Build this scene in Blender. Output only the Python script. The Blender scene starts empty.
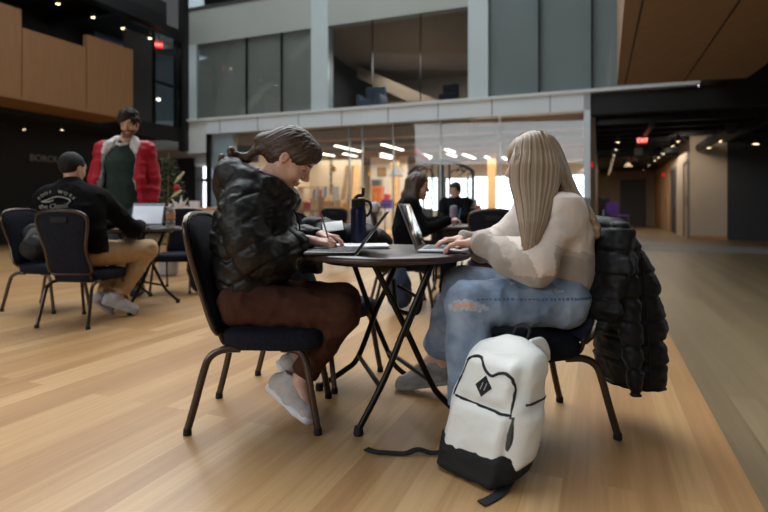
import bpy, math, random
import numpy as np
from mathutils import Vector, Matrix
S = bpy.context.scene
COL = S.collection
random.seed(7); np.random.seed(7)
F_PX, HX, HY, CZ = 537.0, 384.0, 206.0, 0.94       # lens length in pixels, axis, horizon row, eye height
A = np.array
def W(px, py, Y): return A([(px-HX)/F_PX*Y, Y, CZ+(HY-py)/F_PX*Y])
TH = math.radians(21.9); sT, cT = math.sin(TH), math.cos(TH)
def rm(v, u, z=0.0): return A([v*cT+u*sT, -v*sT+u*cT, z])      # hall-aligned axes -> world
def rvu(px, u):
    d = (px-HX)/F_PX; Y = u/(d*sT+cT); return Y*(d*cT-sT), Y
def rvz(px, py, u):
    v, Y = rvu(px, u); return v, CZ+(HY-py)/F_PX*Y
# ---------------------------------------------------------------- materials
def lin(c):
    if isinstance(c, str):
        c = [int(c[i:i+2], 16)/255 for i in (0, 2, 4)]
    return tuple(((x/12.92) if x <= .04045 else ((x+.055)/1.055)**2.4) for x in c)+(1.0,)
MATS = {}
def mat(name, col, rough=.6, metal=0., var=.12, scale=8., bump=0., bscale=60., stretch=(1,1,1), col2=None, emit=None, estr=0., sheen=0., sss=0., coat=0., spec=None, detail=4):
    m = bpy.data.materials.new(name); m.use_nodes = True
    nt = m.node_tree; N = nt.nodes; L = nt.links; b = N['Principled BSDF']
    c = lin(col)
    tc = N.new('ShaderNodeTexCoord'); mp = N.new('ShaderNodeMapping'); mp.inputs['Scale'].default_value = stretch
    L.new(tc.outputs['Object'], mp.inputs['Vector'])
    if var > 0 or col2:
        n = N.new('ShaderNodeTexNoise'); n.inputs['Scale'].default_value = scale; n.inputs['Detail'].default_value = detail
        L.new(mp.outputs['Vector'], n.inputs['Vector'])
        r = N.new('ShaderNodeValToRGB'); L.new(n.outputs['Fac'], r.inputs['Fac'])
        r.color_ramp.elements[0].position = .3; r.color_ramp.elements[1].position = .7
        if col2: c0, c1 = c, lin(col2)
        else:
            c0 = tuple(x*(1-var) for x in c[:3])+(1,); c1 = tuple(min(1, x*(1+var)) for x in c[:3])+(1,)
        r.color_ramp.elements[0].color = c0; r.color_ramp.elements[1].color = c1
        L.new(r.outputs['Color'], b.inputs['Base Color'])
    else: b.inputs['Base Color'].default_value = c
    b.inputs['Roughness'].default_value = rough; b.inputs['Metallic'].default_value = metal
    if bump > 0:
        n2 = N.new('ShaderNodeTexNoise'); n2.inputs['Scale'].default_value = bscale; n2.inputs['Detail'].default_value = 3
        L.new(mp.outputs['Vector'], n2.inputs['Vector'])
        bp = N.new('ShaderNodeBump'); bp.inputs['Strength'].default_value = bump; bp.inputs['Distance'].default_value = .01
        L.new(n2.outputs['Fac'], bp.inputs['Height']); L.new(bp.outputs['Normal'], b.inputs['Normal'])
    if emit: b.inputs['Emission Color'].default_value = lin(emit); b.inputs['Emission Strength'].default_value = estr
    if sheen: b.inputs['Sheen Weight'].default_value = sheen
    if sss: b.inputs['Subsurface Weight'].default_value = sss; b.inputs['Subsurface Radius'].default_value = (.012, .005, .003); b.inputs['Subsurface Scale'].default_value = 1.
    if coat: b.inputs['Coat Weight'].default_value = coat; b.inputs['Coat Roughness'].default_value = .15
    if spec is not None: b.inputs['Specular IOR Level'].default_value = spec
    MATS[name] = m; return m
def glassmat(name, tint='f0f6f8', refl=.10, fk=.35, rough=.02, milk=0.0, milkcol='c8d2d6'):
    m = bpy.data.materials.new(name); m.use_nodes = True
    nt = m.node_tree; N = nt.nodes; L = nt.links; N.remove(N['Principled BSDF']); out = N['Material Output']
    t = N.new('ShaderNodeBsdfTransparent'); t.inputs['Color'].default_value = lin(tint)
    g = N.new('ShaderNodeBsdfGlossy'); g.inputs['Roughness'].default_value = rough; g.inputs['Color'].default_value = (1, 1, 1, 1)
    fr = N.new('ShaderNodeLayerWeight'); fr.inputs['Blend'].default_value = .35
    mm = N.new('ShaderNodeMath'); mm.operation = 'MULTIPLY_ADD'; mm.inputs[1].default_value = fk; mm.inputs[2].default_value = refl
    L.new(fr.outputs['Fresnel'], mm.inputs[0])
    mx = N.new('ShaderNodeMixShader'); L.new(mm.outputs[0], mx.inputs[0]); L.new(t.outputs[0], mx.inputs[1]); L.new(g.outputs[0], mx.inputs[2])
    last = mx
    if milk > 0:
        d = N.new('ShaderNodeBsdfDiffuse'); d.inputs['Color'].default_value = lin(milkcol)
        m2 = N.new('ShaderNodeMixShader'); m2.inputs[0].default_value = milk
        L.new(mx.outputs[0], m2.inputs[1]); L.new(d.outputs[0], m2.inputs[2]); last = m2
    L.new(last.outputs[0], out.inputs['Surface']); MATS[name] = m; return m
# ---------------------------------------------------------------- object helpers
def tag(o, label=None, cat=None, group=None, kind=None):
    if label: o['label'] = label
    if cat: o['category'] = cat
    if group: o['group'] = group
    if kind: o['kind'] = kind
    return o
def link(name, me, m, parent=None, loc=None, rotz=None, sharp=35, smooth=True):
    o = bpy.data.objects.new(name, me); COL.objects.link(o)
    ms = m if isinstance(m, (list, tuple)) else [m]
    for x in ms: me.materials.append(x)
    if smooth and len(me.polygons):
        me.polygons.foreach_set('use_smooth', np.ones(len(me.polygons), dtype=bool))
        if sharp: me.set_sharp_from_angle(angle=math.radians(sharp))
    if parent: o.parent = parent
    if loc is not None: o.location = loc
    if rotz is not None: o.rotation_euler.z = rotz
    return o
def empty(name, loc, rz=0, label=None, cat=None, group=None):
    o = bpy.data.objects.new(name, None); COL.objects.link(o); o.empty_display_size = .1
    o.location = loc; o.rotation_euler.z = rz
    return tag(o, label, cat, group)
def copy_tree(o, parent=None):
    c = o.copy(); COL.objects.link(c)
    if parent is not None: c.parent = parent
    for ch in list(KIDS(o)): copy_tree(ch, c)
    return c
def KIDS(o): return [x for x in COL.objects if x.parent == o]
def nrm(v): v = A(v, dtype=float); n = np.linalg.norm(v); return v/n if n > 1e-9 else v
class MB:
    def __init__(s): s.v = []; s.f = []; s.mi = []
    def add(s, vs, fs, mi=0):
        b = len(s.v); s.v += [tuple(map(float, x)) for x in vs]; s.f += [tuple(b+i for i in f) for f in fs]; s.mi += [mi]*len(fs); return s
    def box(s, lo, hi, mi=0, bev=0.0):
        if bev > 0:
            return s.rbox((A(lo)+A(hi))/2, A(hi)-A(lo), bev, mi=mi)
        x0, y0, z0 = lo; x1, y1, z1 = hi
        return s.add([(x0,y0,z0),(x1,y0,z0),(x1,y1,z0),(x0,y1,z0),(x0,y0,z1),(x1,y0,z1),(x1,y1,z1),(x0,y1,z1)],
              [(0,3,2,1),(4,5,6,7),(0,1,5,4),(1,2,6,5),(2,3,7,6),(3,0,4,7)], mi)
    def rbox(s, c, size, r, axes=None, mi=0):            # box with chamfered-round vertical corners and edges
        hx, hy, hz = A(size)/2; r = min(r, hx*.99, hy*.99, hz*.99)
        ring = []
        for cx, cy, a0 in ((1,1,0),(-1,1,90),(-1,-1,180),(1,-1,270)):
            for k in range(4):
                a = math.radians(a0+k*30); ring.append((cx*(hx-r), cy*(hy-r), math.cos(a), math.sin(a)))
        lv = [(-hz, r*.0), (-hz+r*.3, r*.7), (-hz+r, r), (hz-r, r), (hz-r*.3, r*.7), (hz, 0)]
        vs = []; n = len(ring)
        for z, rr in lv:
            for x, y, ca, sa in ring: vs.append((x+ca*rr, y+sa*rr, z))
        fs = [tuple(range(n-1, -1, -1)), tuple(range((len(lv)-1)*n, len(lv)*n))]
        for i in range(len(lv)-1):
            for j in range(n): fs.append((i*n+j, i*n+(j+1)%n, (i+1)*n+(j+1)%n, (i+1)*n+j))
        vs = A(vs)
        if axes is not None: vs = vs@A(axes, dtype=float)
        return s.add(vs+A(c), fs, mi)
    def tube(s, pts, r, seg=10, cap=True, mi=0, flat=None, closed=False):
        P = [A(p, dtype=float) for p in pts]; n = len(P)
        rs = r if hasattr(r, '__len__') else [r]*n
        vs = []; up = None
        for i in range(n):
            t = nrm((P[(i+1) % n]-P[i-1]) if closed else (P[min(i+1, n-1)]-P[max(i-1, 0)]))
            if up is None:
                up = A([0, 0, 1.]) if abs(t[2]) < .9 else A([1., 0, 0])
            a = nrm(up-t*np.dot(up, t)); b = np.cross(t, a); up = a
            for k in range(seg):
                q = 2*math.pi*k/seg; ca, sa = math.cos(q), math.sin(q)
                if flat: ca *= flat
                vs.append(P[i]+rs[i]*(a*ca+b*sa))
        fs = []
        for i in range(n if closed else n-1):
            i2 = (i+1) % n
            for k in range(seg): fs.append((i*seg+k, i*seg+(k+1)%seg, i2*seg+(k+1)%seg, i2*seg+k))
        if cap and not closed: fs += [tuple(range(seg-1, -1, -1)), tuple(range((n-1)*seg, n*seg))]
        return s.add(vs, fs, mi)
    def lathe(s, prof, c=(0,0,0), seg=32, mi=0):         # prof (r,z)
        vs = []; n = len(prof); c = A(c)
        for r, z in prof:
            for k in range(seg):
                q = 2*math.pi*k/seg; vs.append(c+A([r*math.cos(q), r*math.sin(q), z]))
        fs = []
        for i in range(n-1):
            for k in range(seg): fs.append((i*seg+k, i*seg+(k+1)%seg, (i+1)*seg+(k+1)%seg, (i+1)*seg+k))
        fs += [tuple(range(seg-1, -1, -1)), tuple(range((n-1)*seg, n*seg))]
        return s.add(vs, fs, mi)
    def grid(s, G, thick=None, mi=0):                     # G: rows x cols of points; closed slab if thick vector given
        G = A(G, dtype=float); a, b = G.shape[:2]
        base = G.reshape(-1, 3)
        if thick is None:
            return s.add(base, [(i*b+j, i*b+j+1, (i+1)*b+j+1, (i+1)*b+j) for i in range(a-1) for j in range(b-1)], mi)
        T = A(thick, dtype=float); other = base+(T if T.ndim == 1 else T.reshape(-1, 3)); n = a*b
        fs = [(i*b+j, i*b+j+1, (i+1)*b+j+1, (i+1)*b+j) for i in range(a-1) for j in range(b-1)]
        fs += [tuple(n+x for x in reversed(f)) for f in fs]
        for i in range(a-1):
            fs.append((i*b, (i+1)*b, n+(i+1)*b, n+i*b)); fs.append(((i+1)*b+b-1, i*b+b-1, n+i*b+b-1, n+(i+1)*b+b-1))
        for j in range(b-1):
            fs.append((j+1, j, n+j, n+j+1)); fs.append(((a-1)*b+j, (a-1)*b+j+1, n+(a-1)*b+j+1, n+(a-1)*b+j))
        return s.add(np.vstack([base, other]), fs, mi)
    def prism(s, out, d, mi=0):                            # planar outline extruded by vector d
        n = len(out); o = [A(p, dtype=float) for p in out]; d = A(d, dtype=float)
        return s.add(o+[p+d for p in o], [tuple(range(n-1, -1, -1)), tuple(range(n, 2*n))]+[(i, (i+1)%n, n+(i+1)%n, n+i) for i in range(n)], mi)
    def build(s, name, m, parent=None, loc=None, rotz=None, sharp=35, smooth=True, origin=None):
        me = bpy.data.meshes.new(name)
        vs = s.v if origin is None else (A(s.v)-A(origin)).tolist()
        me.from_pydata(vs, [], s.f); me.validate()
        if isinstance(m, (list, tuple)) and len(me.polygons) == len(s.mi): me.polygons.foreach_set('material_index', s.mi)
        o = link(name, me, m, parent, loc if loc is not None else origin, rotz, sharp, smooth)
        return o
def spline(pts, n=24):                                     # catmull-rom
    P = [A(p, dtype=float) for p in pts]; P = [2*P[0]-P[1]]+P+[2*P[-1]-P[-2]]; out = []
    segs = len(P)-3
    for i in range(n+1):
        t = i/n*segs; k = min(int(t), segs-1); t -= k
        a, b, c, d = P[k:k+4]
        out.append(.5*((2*b)+(-a+c)*t+(2*a-5*b+4*c-d)*t*t+(-a+3*b-3*c+d)*t**3))
    return out
# ---------------------------------------------------------------- implicit surface modeller
def vnoise(P, seed=0):
    P = A(P, dtype=np.float64); I = np.floor(P).astype(np.int64); f = P-I; f = f*f*(3-2*f); r = 0
    for dx in (0, 1):
        for dy in (0, 1):
            for dz in (0, 1):
                h = (I[:, 0]+dx)*374761393+(I[:, 1]+dy)*668265263+(I[:, 2]+dz)*2147483647+seed*974711
                h = (h ^ (h >> 13))*1274126177 & 0x7fffffff; h = (h ^ (h >> 16)) & 0xffff
                w = (f[:, 0] if dx else 1-f[:, 0])*(f[:, 1] if dy else 1-f[:, 1])*(f[:, 2] if dz else 1-f[:, 2])
                r = r+w*(h/65535.*2-1)
    return r
class SDF:
    def __init__(s, lo, hi, h):
        s.lo = A(lo, dtype=float); s.h = h; s.n = np.ceil((A(hi)-s.lo)/h).astype(int)+1
        s.F = np.full(tuple(s.n), .5, dtype=np.float32)
    def sub(s, lo, hi):
        i0 = np.clip(np.floor((A(lo)-s.lo)/s.h).astype(int), 0, s.n); i1 = np.clip(np.ceil((A(hi)-s.lo)/s.h).astype(int)+1, 0, s.n)
        sl = tuple(slice(a, b) for a, b in zip(i0, i1))
        g = [((np.arange(a, b)*s.h)+o).astype(np.float32) for a, b, o in zip(i0, i1, s.lo)]
        return sl, g[0][:, None, None], g[1][None, :, None], g[2][None, None, :]
    def _apply(s, sl, d, k, op):
        F = s.F[sl]
        if op == 'sub':
            d = -d; hh = np.maximum(k-np.abs(F-d), 0)/k if k > 0 else 0; s.F[sl] = np.maximum(F, d)+hh*hh*k*.25
        elif op == 'int': s.F[sl] = np.maximum(F, d)
        else:
            hh = np.maximum(k-np.abs(F-d), 0)/k if k > 0 else 0; s.F[sl] = np.minimum(F, d)-hh*hh*k*.25
    def cap(s, a, b, ra, rb=None, k=.02, lat=None, w=1., mod=None, op='add'):
        rb = ra if rb is None else rb; a = A(a, dtype=np.float32); b = A(b, dtype=np.float32)
        R = max(ra, rb)*max(1, w)+k+3*s.h
        sl, X, Y, Z = s.sub(np.minimum(a, b)-R, np.maximum(a, b)+R)
        if s.F[sl].size == 0: return s
        x = X-a[0]; y = Y-a[1]; z = Z-a[2]; ba = b-a
        if lat is not None:
            l = nrm(lat).astype(np.float32); q = (1-1/w); c = (x*l[0]+y*l[1]+z*l[2])*q
            x = x-c*l[0]; y = y-c*l[1]; z = z-c*l[2]; ba = ba-l*np.dot(ba, l)*q
        bb = max(float(np.dot(ba, ba)), 1e-9)
        t = np.clip((x*ba[0]+y*ba[1]+z*ba[2])/bb, 0, 1)
        r = ra+(rb-ra)*t
        if mod is not None: r = r+mod(t)
        d = np.sqrt((x-ba[0]*t)**2+(y-ba[1]*t)**2+(z-ba[2]*t)**2)-r
        s._apply(sl, d.astype(np.float32), k, op); return s
    def chain(s, pts, rs, k=.02, **kw):
        for i in range(len(pts)-1): s.cap(pts[i], pts[i+1], rs[i], rs[i+1], k=k, **kw)
        return s
    def ell(s, c, r, R=None, k=.02, op='add'):
        c = A(c, dtype=float); r = A(r, dtype=float); m = r.max()+k+3*s.h
        sl, X, Y, Z = s.sub(c-m, c+m)
        if s.F[sl].size == 0: return s
        x = X-c[0]; y = Y-c[1]; z = Z-c[2]
        R = np.eye(3) if R is None else A(R)
        q = [(x*R[i][0]+y*R[i][1]+z*R[i][2]) for i in range(3)]
        k0 = np.sqrt(sum((q[i]/r[i])**2 for i in range(3))); k1 = np.sqrt(sum((q[i]/r[i]**2)**2 for i in range(3)))+1e-6
        d = k0*(k0-1)/k1
        s._apply(sl, d.astype(np.float32), k, op); return s
    def box(s, c, half, r=.01, R=None, k=.01, op='add'):
        c = A(c, dtype=float); half = A(half, dtype=float); m = np.linalg.norm(half)+k+3*s.h
        sl, X, Y, Z = s.sub(c-m, c+m)
        x = X-c[0]; y = Y-c[1]; z = Z-c[2]; R = np.eye(3) if R is None else A(R)
        q = [np.abs(x*R[i][0]+y*R[i][1]+z*R[i][2])-(half[i]-r) for i in range(3)]
        d = np.sqrt(sum(np.maximum(t, 0)**2 for t in q))+np.minimum(np.maximum(np.maximum(q[0], q[1]), q[2]), 0)-r
        s._apply(sl, d.astype(np.float32), k, op); return s
    def plane(s, p, n, lo=None, hi=None):                  # keep the side where (x-p).n < 0
        p = A(p, dtype=float); n = nrm(n)
        sl, X, Y, Z = s.sub(s.lo if lo is None else lo, s.lo+s.n*s.h if hi is None else hi)
        d = (X-p[0])*n[0]+(Y-p[1])*n[1]+(Z-p[2])*n[2]
        s.F[sl] = np.maximum(s.F[sl], d.astype(np.float32)); return s
    def mesh(s):
        F = s.F; F[0], F[-1] = .5, .5; F[:, 0], F[:, -1] = .5, .5; F[:, :, 0], F[:, :, -1] = .5, .5
        ins = F < 0; n = A(F.shape)
        c = np.zeros(tuple(n-1), dtype=np.uint8)
        O = [(i, j, k) for i in (0, 1) for j in (0, 1) for k in (0, 1)]
        for i, j, k in O: c += ins[i:n[0]-1+i, j:n[1]-1+j, k:n[2]-1+k]
        act = (c > 0) & (c < 8); ijk = np.argwhere(act)
        idx = np.full(act.shape, -1, dtype=np.int64); idx[act] = np.arange(len(ijk))
        pos = np.zeros((len(ijk), 3)); cnt = np.zeros(len(ijk))
        fl = {o: F[ijk[:, 0]+o[0], ijk[:, 1]+o[1], ijk[:, 2]+o[2]] for o in O}
        for a in O:
            for ax in range(3):
                if a[ax]: continue
                b = list(a); b[ax] = 1; b = tuple(b)
                fa, fb = fl[a], fl[b]; m = (fa < 0) != (fb < 0)
                t = fa[m]/(fa[m]-fb[m]); p = np.tile(A(a, dtype=float), (m.sum(), 1)); p[:, ax] += t
                pos[m] += p; cnt[m] += 1
        V = s.lo+s.h*(ijk+pos/cnt[:, None])
        Q = []
        for ax in range(3):
            o1, o2 = [(1, 2), (2, 0), (0, 1)][ax]
            sl0 = [slice(None)]*3; sl1 = [slice(None)]*3; sl0[ax] = slice(0, -1); sl1[ax] = slice(1, None)
            for o in (o1, o2): sl0[o] = slice(1, -1); sl1[o] = slice(1, -1)
            s0 = ins[tuple(sl0)]; s1 = ins[tuple(sl1)]; e = np.argwhere(s0 != s1)
            st = s0[e[:, 0], e[:, 1], e[:, 2]]
            e[:, o1] += 1; e[:, o2] += 1
            def ci(d1, d2):
                q = e.copy(); q[:, o1] -= d1; q[:, o2] -= d2; return idx[q[:, 0], q[:, 1], q[:, 2]]
            q = np.stack([ci(1, 1), ci(0, 1), ci(0, 0), ci(1, 0)], 1)
            q[~st] = q[~st][:, ::-1]; Q.append(q)
        return V, np.concatenate(Q)
def npmesh(name, V, Q):
    me = bpy.data.meshes.new(name); me.vertices.add(len(V)); me.vertices.foreach_set('co', A(V, dtype=np.float32).ravel())
    me.loops.add(Q.size); me.loops.foreach_set('vertex_index', Q.ravel().astype(np.int32))
    k = Q.shape[1]; me.polygons.add(len(Q)); me.polygons.foreach_set('loop_start', np.arange(0, Q.size, k, dtype=np.int32))
    me.update(calc_edges=True); return me
def normals(V, Q):
    n = np.cross(V[Q[:, 1]]-V[Q[:, 0]], V[Q[:, 2]]-V[Q[:, 0]])+np.cross(V[Q[:, 2]]-V[Q[:, 0]], V[Q[:, 3]]-V[Q[:, 0]])
    N = np.zeros_like(V)
    for i in range(4): np.add.at(N, Q[:, i], n)
    return N/(np.linalg.norm(N, axis=1, keepdims=True)+1e-12)
def sdfobj(name, sd, m, parent=None, origin=(0, 0, 0), disp=None, paint=None, post=None, rel=True):
    V, Q = sd.mesh()
    if disp is not None: N = normals(V, Q); V = V+N*disp(V, N)[:, None]
    idx = None
    if paint is not None: idx = paint(V[Q].mean(1)).astype(np.int32)
    if post is not None: V = post(V)
    org = A(origin, dtype=float)
    me = npmesh(name, V-org, Q)
    o = link(name, me, m, None, sharp=None)
    if idx is not None: me.polygons.foreach_set('material_index', idx)
    if parent is not None:
        o.parent = parent                                   # parents of sdf parts share the world origin offset given
    elif rel: o.location = org
    return o
def wrinkle(amp, sc, seed=0, st=(1, 1, 1), ridge=True, amp2=0, sc2=1):
    def f(V, N):
        a = vnoise(V*A(st)/sc, seed); r = (1-2*np.abs(a))*amp if ridge else a*amp
        if amp2: r = r+amp2*vnoise(V/sc2, seed+5)
        return r
    return f
# ---------------------------------------------------------------- materials
mat('black_metal', '17140f', .35, .6, bump=0); mat('bronze', '4a4038', .3, .75, var=.15); mat('rubber', '0c0c0c', .7, var=0)
mat('navy', '13151c', .9, col2='1b1f2b', scale=60, bump=.25, bscale=350, spec=.2); mat('navydark', '0c0e13', .8, col2='12151b', scale=60, bump=.2, bscale=300)
mat('tabletop', '2e211b', .38, col2='41302a', scale=5, stretch=(1, 8, 1), coat=.15); mat('tableedge', '1c1613', .4)
mat('paintwhite', 'cfd3d2', .6, var=.03); mat('paintcool', 'd0d8dc', .5, var=.04, scale=1); mat('columncool', 'b9c6c8', .5, var=.04, scale=1)
mat('spandrel', 'a2a8a2', .5, var=.05, scale=.6); mat('jointdark', '3c4042', .6)
mat('shade_grey', 'b4afa2', .8, var=.06, scale=.8); mat('shade_blue', 'bcbcb6', .7, var=.08, scale=.8)
mat('cream', 'c9b7a0', .7, var=.04, scale=1); mat('taupe', '8d7b68', .7, var=.05, scale=1); mat('darkpanel', '37373a', .6, var=.06, scale=1)
mat('blackpaint', '0b0b0b', .7, var=.2); mat('blackwall', '0d0d0e', .75, var=.15, scale=2); mat('duct', '16171a', .45, .4, var=.2, scale=3)
mat('woodpanel', '8a6440', .45, col2='946c46', scale=3, stretch=(6, 6, .5), detail=6)
mat('woodlight', 'b98a58', .5, col2='c99a66', scale=4, stretch=(6, 6, .6))
mat('woodsoffit', '7a6044', .6, col2='84694c', scale=3, stretch=(4, .6, 4))
mat('ply', 'c59b68', .6, col2='d2ab78', scale=4); mat('concrete', '7d7c79', .5, var=.08, scale=2)
mat('lampwhite', 'ffffff', .5, var=0, emit='fff0dc', estr=9); mat('spotwarm', 'fff0d8', .4, var=0, emit='ffdfae', estr=14)
mat('exitred', 'ff2a20', .5, var=0, emit='e01010', estr=1.0); mat('exitletter', 'ffd0c8', .5, var=0, emit='ff9c90', estr=3.5); mat('exitcase', '6d6a66', .5, var=0)
mat('daylight', 'ffffff', .5, var=0, emit='f2f6ff', estr=3.2)
mat('red', 'a81c22', .6, var=.1); mat('yellow', 'dca21c', .5, var=.08); mat('orange', 'c8641e', .6); mat('purple', '4b2a8a', .7); mat('purpledark', '2a1c44', .7)
mat('green', '1f3a24', .7, var=.3, scale=20); mat('pine', '3a4a32', .8, col2='5f6e4c', scale=15); mat('whitepot', 'a9a9a6', .5)
mat('bluegrey', '4a5a6c', .6); mat('steel', '8c9092', .35, .8, var=.05); mat('grey', '77787a', .6); mat('lightgrey', 'a6a6a6', .8, var=.08)
mat('paper', 'e4e4e2', .8, var=.02); mat('screenlit', 'c9cfd8', .3, var=0, emit='cdd3de', estr=.55); mat('greenbar', '20483c', .5, emit='1f4a3c', estr=.3, var=0); mat('darkbar', '1d2838', .5, var=0, emit='1d2838', estr=.3)
mat('laptopgrey', '8e9092', .35, .7, var=.02); mat('laptopdark', '2a2b2d', .35, .3, var=.05); mat('keys', '1a1a1b', .5, var=0); mat('screenoff', '3a3f44', .12, var=.1, scale=6, coat=.5); mat('silverkeys', '55585a', .5)
mat('cardboard', 'a07c50', .8); mat('pinkgrey', 'a58c92', .6); mat('cafe_wall', 'cfc0a8', .8, var=.05, scale=1); mat('cafe_white', 'dcd9d4', .8, var=.04); mat('cafe_ceiling', '8a7458', .8, col2='5f5142', scale=1.2)
mat('letters', '7d756e', .6, var=0); mat('brasswood', '8a6a48', .6)
glassmat('glass', 'e9eef0', .04); glassmat('glass_low', 'f2f5f6', .008, .22, milk=.04); glassmat('glass_dark', '8f9698', .06); glassmat('clear_plastic', 'dfe8ec', .12, .5, .1, milk=.12)
def floor_material(nm, cols):
    m = bpy.data.materials.new(nm); m.use_nodes = True; nt = m.node_tree; N = nt.nodes; L = nt.links; b = N['Principled BSDF']
    tc = N.new('ShaderNodeTexCoord'); sp = N.new('ShaderNodeSeparateXYZ'); L.new(tc.outputs['Object'], sp.inputs[0])
    cb = N.new('ShaderNodeCombineXYZ'); L.new(sp.outputs['Y'], cb.inputs['X']); L.new(sp.outputs['X'], cb.inputs['Y'])
    br = N.new('ShaderNodeTexBrick'); L.new(cb.outputs[0], br.inputs['Vector'])
    br.offset = .37; br.offset_frequency = 2; br.inputs['Scale'].default_value = 1; br.inputs['Brick Width'].default_value = 3.1; br.inputs['Row Height'].default_value = .118
    br.inputs['Mortar Size'].default_value = .0012; br.inputs['Mortar Smooth'].default_value = .3; br.inputs['Bias'].default_value = 0
    br.inputs['Color1'].default_value = (0, 0, 0, 1); br.inputs['Color2'].default_value = (1, 1, 1, 1); br.inputs['Mortar'].default_value = (0, 0, 0, 1)
    r = N.new('ShaderNodeValToRGB'); L.new(br.outputs['Color'], r.inputs['Fac']); e = r.color_ramp.elements
    e[0].position = 0; e[0].color = lin(cols[0]); e[1].position = 1; e[1].color = lin(cols[4])
    for p, c in zip((.25, .5, .8), cols[1:4]):
        x = e.new(p); x.color = lin(c)
    mp = N.new('ShaderNodeMapping'); mp.inputs['Scale'].default_value = (28, .9, 1); L.new(tc.outputs['Object'], mp.inputs[0])
    # each board its own grain: shift by the board colour
    ad = N.new('ShaderNodeVectorMath'); ad.operation = 'MULTIPLY_ADD'; ad.inputs[1].default_value = (37, 19, 5)
    L.new(br.outputs['Color'], ad.inputs[0]); L.new(mp.outputs[0], ad.inputs[2])
    gn = N.new('ShaderNodeTexNoise'); gn.inputs['Scale'].default_value = 1.6; gn.inputs['Detail'].default_value = 7; gn.inputs['Roughness'].default_value = .65; L.new(ad.outputs[0], gn.inputs['Vector'])
    gr = N.new('ShaderNodeValToRGB'); gr.color_ramp.elements[0].position = .3; gr.color_ramp.elements[0].color = (.80, .78, .75, 1); gr.color_ramp.elements[1].position = .7; gr.color_ramp.elements[1].color = (1.1, 1.1, 1.1, 1)
    L.new(gn.outputs['Fac'], gr.inputs['Fac'])
    mx = N.new('ShaderNodeMix'); mx.data_type = 'RGBA'; mx.blend_type = 'MULTIPLY'; mx.inputs[0].default_value = 1
    L.new(r.outputs['Color'], mx.inputs[6]); L.new(gr.outputs['Color'], mx.inputs[7])
    m2 = N.new('ShaderNodeMix'); m2.data_type = 'RGBA'; L.new(br.outputs['Fac'], m2.inputs[0]); L.new(mx.outputs[2], m2.inputs[6]); m2.inputs[7].default_value = lin(cols[5] if len(cols) > 5 else cols[0])
    L.new(m2.outputs[2], b.inputs['Base Color'])
    rr = N.new('ShaderNodeMapRange'); rr.inputs['To Min'].default_value = .26; rr.inputs['To Max'].default_value = .42; L.new(gn.outputs['Fac'], rr.inputs['Value']); L.new(rr.outputs[0], b.inputs['Roughness'])
    b.inputs['Specular IOR Level'].default_value = .5
    bp = N.new('ShaderNodeBump'); bp.inputs['Strength'].default_value = .08; bp.inputs['Distance'].default_value = .003; bp.invert = True
    L.new(br.outputs['Fac'], bp.inputs['Height']); L.new(bp.outputs[0], b.inputs['Normal'])
    MATS[nm] = m
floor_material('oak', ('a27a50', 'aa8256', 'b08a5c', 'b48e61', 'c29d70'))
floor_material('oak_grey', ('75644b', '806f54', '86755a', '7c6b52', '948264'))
# ---------------------------------------------------------------- room shell (hall-aligned axes: x = v, y = u)
RZ = -TH
def rbx(name, lo, hi, m, kind='structure', label=None, cat=None, group=None, bev=0):
    o = MB().box(lo, hi, bev=bev).build(name, MATS[m], rotz=RZ, smooth=bev > 0)
    return tag(o, label, cat, group, kind)
def rroot(name, v, u, z, label, cat, group=None, rz=0): return empty(name, rm(v, u, z), RZ+rz, label, cat, group)
UF = 13.0; VL = -11.76; VR = -.2
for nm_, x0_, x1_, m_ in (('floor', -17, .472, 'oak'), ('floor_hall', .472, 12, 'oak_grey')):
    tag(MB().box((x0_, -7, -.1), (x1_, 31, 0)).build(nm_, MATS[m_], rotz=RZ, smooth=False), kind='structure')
rbx('floor_strip', (.48, 12.6, .0), (8, 14.6, .004), 'concrete')
# facade, upper storey: white beam, columns, spandrel and the shaded glazing between
rbx('wall_fascia', (-10.95, UF-.05, 3.1), (VR, UF+.3, 3.5), 'paintcool')
f = MB()
for k in range(9):
    v = -10.95+k*1.34+.5
    if v < VR: f.box((v-.008, UF-.056, 3.1), (v+.008, UF-.048, 3.5))
tag(f.build('trim_1', MATS['jointdark'], rotz=RZ, smooth=False), kind='structure')
rbx('trim_2', (VL, UF-.10, 3.5), (1.95, UF+.3, 3.57), 'paintwhite')
rbx('wall_spandrel', (VL, UF+.02, 5.85), (rvu(488, UF)[0], UF+.3, 6.9), 'spandrel')
rbx('trim_3', (VL, UF-.02, 6.9), (2.0, UF+.1, 6.98), 'jointdark')
def vpx(px): return rvu(px, UF)[0]
rbx('wall_pier', (vpx(187), UF, 3.5), (vpx(196), UF+.3, 5.85), 'columncool')
rbx('wall_pier', (vpx(311), UF, 3.5), (vpx(328), UF+.3, 8.5), 'columncool')
rbx('wall_pier', (vpx(468), UF, 3.5), (vpx(488), UF+.3, 8.5), 'columncool')
for n, (a, b, m) in enumerate(((196, 311, 'shade_grey'), (488, 700, 'shade_blue'))):
    rbx('wall_shade', (vpx(a), UF+.16, 3.5), (vpx(b) if b < 650 else 1.9, UF+.2, 5.85 if n == 0 else 9), m)
def glazing(idx, v0, v1, z0, z1, mull, m='glass', bar='black_metal', wid=.02):
    r = rroot('window_%d' % idx, v0, UF, z0, None, None); r['kind'] = 'structure'
    MB().box((0, .03, 0), (v1-v0, .045, z1-z0)).build('pane', MATS[m], r, smooth=False)
    g = MB()
    for x in mull: g.box((x-v0-wid, -.01, 0), (x-v0+wid, .07, z1-z0))
    g.build('mullion', MATS[bar], r, smooth=False); return r
glazing(1, vpx(196), vpx(311), 3.57, 5.85, [vpx(246), vpx(281)], wid=.012)
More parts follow.
